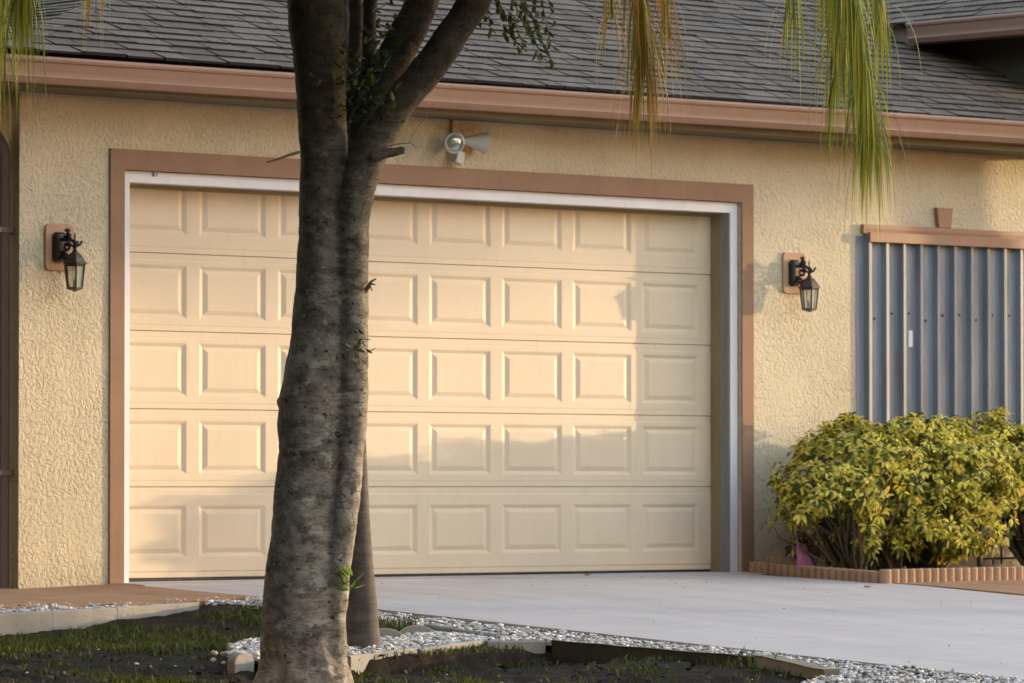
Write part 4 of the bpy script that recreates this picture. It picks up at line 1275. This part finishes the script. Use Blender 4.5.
def leaf(mb, p, d, ln, wd, rn, up=Vector((0, 0, 1))):
    d = d.normalized(); sd = d.cross(up)
    if sd.length < .05: sd = d.cross(Vector((1, 0, 0)))
    sd = (sd.normalized() + Vector((rn.uniform(-.5, .5), rn.uniform(-.5, .5), rn.uniform(-.5, .5)))).normalized()
    nr = d.cross(sd).normalized() * wd * .25
    a = p; b = p + d * ln * .35; c = p + d * ln * .7; e = p + d * ln
    mb.add([a, b - sd * wd + nr, b, b + sd * wd + nr, c - sd * wd * .8 + nr, c, c + sd * wd * .8 + nr, e], [(0, 2, 1), (0, 3, 2), (1, 2, 5, 4), (2, 3, 6, 5), (4, 5, 7), (5, 6, 7)])
def sprig(mb, tw, p0, p1, n, ln, rn, sag=.02):
    pts = [p0.lerp(p1, k / 4) + Vector((0, 0, -sag * (k / 4) ** 2)) for k in range(5)]
    tw.tube(pts, [.003, .0025, .002, .0015, .001], 4)
    for k in range(n):
        t_ = (k + .5) / n; q = p0.lerp(p1, t_) + Vector((0, 0, -sag * t_ ** 2))
        d = (p1 - p0).normalized() + Vector((rn.uniform(-1, 1), rn.uniform(-1, 1), rn.uniform(-1, .7)))
        leaf(mb, q, d, ln * rn.uniform(.7, 1.15), ln * .21, rn)
rn = random.Random(14)
lf = MB(); tw = MB()
# leafy branch hanging at the top right of the trunk
heads = [((505, -40), (497, 10)), ((500, -30), (478, 14)), ((512, -30), (512, 18)), ((520, -30), (528, 22)), ((528, -30), (540, 30)), ((535, -28), (552, 44)), ((520, 0), (547, 62)), ((512, 0), (538, 56)), ((500, 0), (520, 42)), ((495, -10), (505, 32)), ((486, -20), (490, 22)), ((528, 10), (552, 60)), ((540, -30), (556, 20)), ((515, -20), (534, 34)), ((508, 10), (526, 48))]
for (a, b) in heads:
    off = rn.uniform(-.2, .25)
    sprig(lf, tw, tp(*a, off), tp(*b, off + rn.uniform(-.1, .1)), 15, .048, rn)
tw.tube([tp(470, -70, -.05), tp(500, -45, 0), tp(520, -25, .02), tp(540, -10, .03)], [.012, .009, .006, .004], 6)
# epicormic leaves in the fork and on the stems
for i in range(230):
    a = rn.gauss(367, 15); b = rn.gauss(86, 26)
    if b > 128 or b < 30: continue
    p = tp(a, b, -.17 + rn.uniform(-.06, .06))
    leaf(lf, p, Vector((rn.uniform(-1, 1), rn.uniform(-1, 1), rn.uniform(-.6, 1))), rn.uniform(.03, .055), .011, rn)
for i in range(28):
    p = tp(rn.gauss(384, 6), rn.gauss(22, 14), .0 + rn.uniform(-.1, .1))
    leaf(lf, p, Vector((rn.uniform(-1, 1), rn.uniform(-1, 1), rn.uniform(-1, .6))), rn.uniform(.03, .06), .010, rn)
for i in range(16):
    p = tp(rn.gauss(318, 10), rn.gauss(70, 26), -.155 + rn.uniform(-.04, .02))
    leaf(lf, p, Vector((rn.uniform(-1, 1), rn.uniform(-1, .2), rn.uniform(-1, 1))), rn.uniform(.02, .04), .007, rn)
for i in range(26):
    p = tp(rn.gauss(352, 7), rn.gauss(346, 6), -.17 + rn.uniform(-.04, .02))
    leaf(lf, p, Vector((rn.uniform(-1, 1), rn.uniform(-1, .2), rn.uniform(-.6, 1))), rn.uniform(.03, .055), .008, rn)
# crown above the picture
cc_ = tp(370, -330)
LOBES = [(0, 0, .3, 2.2, 2.2, 1.2), (-2.0, -.8, .2, 1.8, 1.8, 1.0), (1.9, .4, .2, 1.7, 1.6, 1.0), (.1, .1, 1.6, 2.2, 2.2, 1.2), (-.8, -2.4, .3, 1.9, 1.9, 1.0), (1.2, -2.2, .2, 1.7, 1.7, 1.0), (-1.6, 1.4, .5, 1.6, 1.4, .9), (-3.0, -2.0, .6, 1.6, 1.6, 1.0)]
for i in range(19000):
    L = rn.choice(LOBES)
    while True:
        v = Vector((rn.uniform(-1, 1), rn.uniform(-1, 1), rn.uniform(-1, 1)))
        if v.length < 1: break
    p = cc_ + Vector((L[0] + v.x * L[3], L[1] + v.y * L[4], L[2] + v.z * L[5])) + Vector((noise.noise(v * 4), noise.noise(v * 4 + Vector((5, 0, 0))), 0)) * .5
    if p.z < 3.0 + .13 * max(0, (p - TC).dot(FW)) : continue
    for q in range(2):
        leaf(lf, p + Vector((rn.uniform(-.04, .04), rn.uniform(-.04, .04), rn.uniform(-.04, .04))), Vector((rn.uniform(-1, 1), rn.uniform(-1, 1), rn.uniform(-1, .6))), .14, .040, rn)
lf.build('foliage', M['treeleaf'], TREE, fix=False)
for k in range(16):
    a = rn.random() * 6.28
    st_ = tp(rn.choice((250, 480, 575, 385, 335)), -200, 0)
    e_ = cc_ + Vector((cos(a) * 1.6, sin(a) * 1.3, rn.uniform(.1, 1.5)))
    tw.tube([st_, st_.lerp(e_, .5) + Vector((0, 0, .15)), e_], [.025, .014, .004], 6)
tw.build('branch', M['twig'], TREE)
# bright sprout low on the right stem
s = MB()
for i in range(9):
    a = rn.uniform(-.5, 3.6)
    p = tp(350, 583, -.11)
    leaf(s, p + UP * rn.uniform(-.03, .04) + RT * rn.uniform(-.01, .03), RT * cos(a) + UP * sin(a) * .9 - FW * rn.uniform(0, .5), rn.uniform(.05, .075), .016, rn)
s.build('sprout', M['brightleaf'], TREE, fix=False)

# ------------------------------------------------------------------ palm behind it
PB = Vector((-1.91, -4.08, gz(-1.91, -4.08) - .05))
PALM = thing('queen_palm', PB, 'slender grey palm behind the big trunk, its yellow green fronds hanging over the roof', 'palm tree')
PK = 25.75 / 5180.9
PC0 = CAMP + FW * 25.75
def pp(a, b, off=0): return PC0 + RT * ((a - 512) * PK) - UP * ((b - 341.5) * PK) + FW * off
s = MB()
rows = [(658, 361, 46), (645, 361.5, 38.5), (620, 361, 35), (590, 360, 32), (560, 358.5, 29), (520, 357, 26), (480, 356, 24), (430, 354, 23), (300, 349, 21), (150, 345, 21), (0, 342, 20), (-120, 341, 20), (-190, 341, 24), (-225, 341, 20)]
s.tube([pp(a, b) for b, a, w_ in rows], [w_ / 2 * PK for b, a, w_ in rows], 20)
s.build('trunk', M['palmbark'], PALM, smooth=True)
crown = pp(341, -215)
rn = random.Random(40)
def frond(tip, mat, nl, ll, spread, rise=.7, hang=None, dens_end=1.0):
    """arching rachis from the crown to tip with long drooping leaflets"""
    tip = Vector(tip); h = tip - crown
    hor = Vector((h.x, h.y, 0))
    c1 = crown + hor * .35 + Vector((0, 0, rise)); c2 = crown + hor * .97 + Vector((0, 0, rise * .55))
    c2.z = max(c2.z, tip.z + .45)
    B_ = lambda t: crown * (1 - t) ** 3 + c1 * 3 * t * (1 - t) ** 2 + c2 * 3 * t * t * (1 - t) + tip * t ** 3
    R_ = MB(); n = 26
    R_.tube([B_(k / n) for k in range(n + 1)], [.017 * (1 - .85 * k / n) + .002 for k in range(n + 1)], 6)
    Lf = MB()
    nl = int(nl * 1.75)
    for k in range(nl):
        t = .18 + .82 * (k / nl) ** .75
        p = B_(t); tg = (B_(min(1, t + .01)) - B_(t - .01)).normalized()
        sd = tg.cross(Vector((0, 0, 1)))
        sd = sd.normalized() if sd.length > .1 else RT.copy()
        sgn = 1 if k % 2 else -1
        ln = ll * rn.uniform(.65, 1.1) * (1 - .25 * abs(t - .7))
        d0 = (sd * sgn * rn.uniform(.25, 1) * spread + tg * rn.uniform(.3, .9) + Vector((rn.uniform(-.2, .2), rn.uniform(-.2, .2), rn.uniform(-.5, .25)))).normalized()
        pts = [p]; d = d0.copy(); q = p.copy(); seg = ln / 6
        for j in range(6):
            q = q + d * seg; pts.append(q.copy())
            d = (d + Vector((0, 0, -.80))).normalized()
        w_ = rn.uniform(.0018, .0040)
        wv = (d0.cross(Vector((0, 0, 1))) + Vector((rn.uniform(-.4, .4), rn.uniform(-.4, .4), 0))).normalized()
        vs = []
        for j, q in enumerate(pts):
            ww = w_ * (.7, 1, 1, .9, .75, .5, .12)[j]
            vs += [q - wv * ww, q + wv * ww]
        Lf.add(vs, [(2 * j, 2 * j + 1, 2 * j + 3, 2 * j + 2) for j in range(6)])
    fr = R_.build('frond', M['twig'], PALM)
    Lf.build('leaflets', M[mat], fr, fix=False)
frond(pp(642, 74, -.6), 'frondold', 620, .56, .46, .55)
frond(pp(668, 40, -.2), 'frondold', 240, .50, .5, .7)
frond(pp(612, 20, -.1), 'frondold', 160, .46, .5, .6)
frond(pp(866, 140, -.3), 'frond', 800, .62, .40, .85)
frond(pp(842, 62, .1), 'frond', 560, .66, .56, .95)
frond(pp(884, 20, .3), 'frond', 300, .55, .5, .95)
frond(pp(800, 12, .5), 'frond', 200, .52, .5, 1.0)
frond(pp(28, 0, -.4), 'frond', 420, .66, .5, .6)
frond(pp(-12, 40, .3), 'frond', 340, .64, .5, .7)
frond(pp(88, -38, .3), 'frondold', 170, .5, .5, .7)
for k in range(7):
    a = k * 2 * pi / 7 + .5
    e_ = crown + Vector((cos(a) * 1.7, sin(a) * 1.7, .35 + .25 * (k % 3)))
    frond(e_, 'frond', 110, .42, .9, 1.1)

# ------------------------------------------------------------------ trees outside the picture that throw shade; the palm and dense rows are added
def added_palm(x, y, h, r0, label):  # unseen palm, added to cast the vertical shade strip on wall and shutters
    o = thing('added_shade_palm', (x, y, lawn_z(x, y) - .1), label, 'palm tree', None)
    s = MB(); s.tube([(x, y, -.6), (x + .02, y, h * .5), (x, y, h)], [r0 * 1.15, r0, r0 * .92], 14); s.build('trunk', M['palmbark'], o, smooth=True)
    s = MB(); rn = random.Random(6)
    for k in range(12):
        a = k * 2 * pi / 12
        for q in range(40):
            t = q / 40
            p = Vector((x + cos(a) * 1.6 * t, y + sin(a) * 1.6 * t, h + .5 * sin(t * 2.6)))
            d = Vector((cos(a + 1.3 * (1 if q % 2 else -1)), sin(a + 1.3 * (1 if q % 2 else -1)), -.9)).normalized()
            w_ = Vector((cos(a), sin(a), 0)) * .018
            s.add([p - w_, p + w_, p + d * .5], [(0, 1, 2)])
    s.build('fronds', M['frond'], o, fix=False)
added_palm(13.9, -1.94 - .05, 4.6, .13, 'unseen grey palm added past the right edge to cast a shade strip on the wall')

def shade_tree(x, y, r, z0, z1, label, seed, dens=.30, lsz=.17, n=30000, ramp_h=1.9, group='broadleaf trees down the street'):
    g0 = lawn_z(0, y) - .1
    o = thing('broadleaf_tree', (x, y, g0), label, 'tree', group)
    rn = random.Random(seed)
    s = MB(); zl = max(z0, 3.2)
    s.tube([(x, y, g0), (x + .1, y, 2.0), (x, y + .05, zl + .8), (x - .1, y, z1 - 1.5)], [.26, .20, .16, .05], 12)
    for k in range(9):
        a = k * 2.4; zz = zl + .2 + k * .3
        s.tube([(x, y, zz - .6), (x + cos(a) * r * .4, y + sin(a) * r * .4, zz + .5), (x + cos(a) * r * .8, y + sin(a) * r * .8, zz + 1.2)], [.09, .06, .02], 6)
    s.build('trunk', M['twig'], o, smooth=True)
    lf = MB()
    for i in range(n):
        z = rn.uniform(z0, z1); a = rn.random() * 6.28; q = r * sqrt(rn.random())
        e = 1 - ((z - (z0 + z1) / 2) / ((z1 - z0) / 2)) ** 2
        if q > r * (.55 + .45 * sqrt(max(e, 0))): continue
        dn = min(1, max(0, (z - z0) / ramp_h)) ** 1.3
        p = Vector((x + cos(a) * q, y + sin(a) * q, z))
        dn *= .75 + .9 * noise.noise(p * .8)
        if rn.random() > dn * dens: continue
        d = Vector((rn.uniform(-1, 1), rn.uniform(-1, 1), rn.uniform(-1, 1))).normalized() * lsz
        w_ = d.cross(Vector((rn.uniform(-1, 1), rn.uniform(-1, 1), rn.uniform(-1, 1)))).normalized() * lsz * .5
        lf.add([p - d, p + w_, p + d, p - w_], [(0, 1, 2, 3)])
    lf.build('crown', M['treeleaf'], o, fix=False)
shade_tree(53, -17.6, 5.0, 4.9, 10.5, 'broadleaf tree far down the street past the right edge, the middle of three', 1, 1.1, .17, 30000, 1.15)
shade_tree(53, -7.0, 4.3, 5.15, 10.5, 'broadleaf tree far down the street past the right edge, nearest the house line', 2, .75, .17, 30000, 1.3)
shade_tree(53, -25.6, 4.8, 4.9, 10.5, 'broadleaf tree far down the street past the right edge, nearest the road', 3, .5, .17, 30000, 1.9)
for (x, y, r, h, sd, lb) in ((-31, -31, 4.5, 10, 41, 'first'), (-22, -35, 4.5, 11, 42, 'second'), (-12, -37, 4.5, 10, 43, 'third'), (-1, -36, 4.5, 10, 44, 'fourth')):  # added row that blocks low sky light from behind the camera
    shade_tree(x, y, r, -.2, h, 'unseen tree added to block sky light, %s from the left in the row behind the viewer' % lb, sd, 1.2, .36, 10000, .5, 'unseen light-blocking trees behind the viewer')
for (x, y, r, h, sd, lb) in ((17, -28, 4.5, 10, 31, 'first'), (25.5, -25.5, 4.2, 11, 32, 'second'), (34.5, -28.5, 4.5, 11, 33, 'third'), (45, -33, 5, 12, 34, 'last')):  # added row that blocks the sky glow beside the sun
    shade_tree(x, y, r, -.2, h, 'unseen tree added to block sky glow, %s in the row opposite the driveway' % lb, sd, 1.2, .36, 11000, .5, 'unseen light-blocking trees across the street')
for (x, y, sd, lb) in ((-16.3, -11.0, 11, 'nearest the street'), (-11.0, -5.0, 12, 'middle of the row'), (-9.5, 1.8, 13, 'nearest the house'), (-20.5, -14.0, 14, 'second from the street, set back'), (-27, -19, 15, 'farthest out')):  # added row that keeps sky light off the left sides
    shade_tree(x, y, 4.2, -.2, 14, 'unseen tree added to block light from the left, ' + lb, sd, 1.2, .36, 13000, .5, 'unseen light-blocking trees on the left')
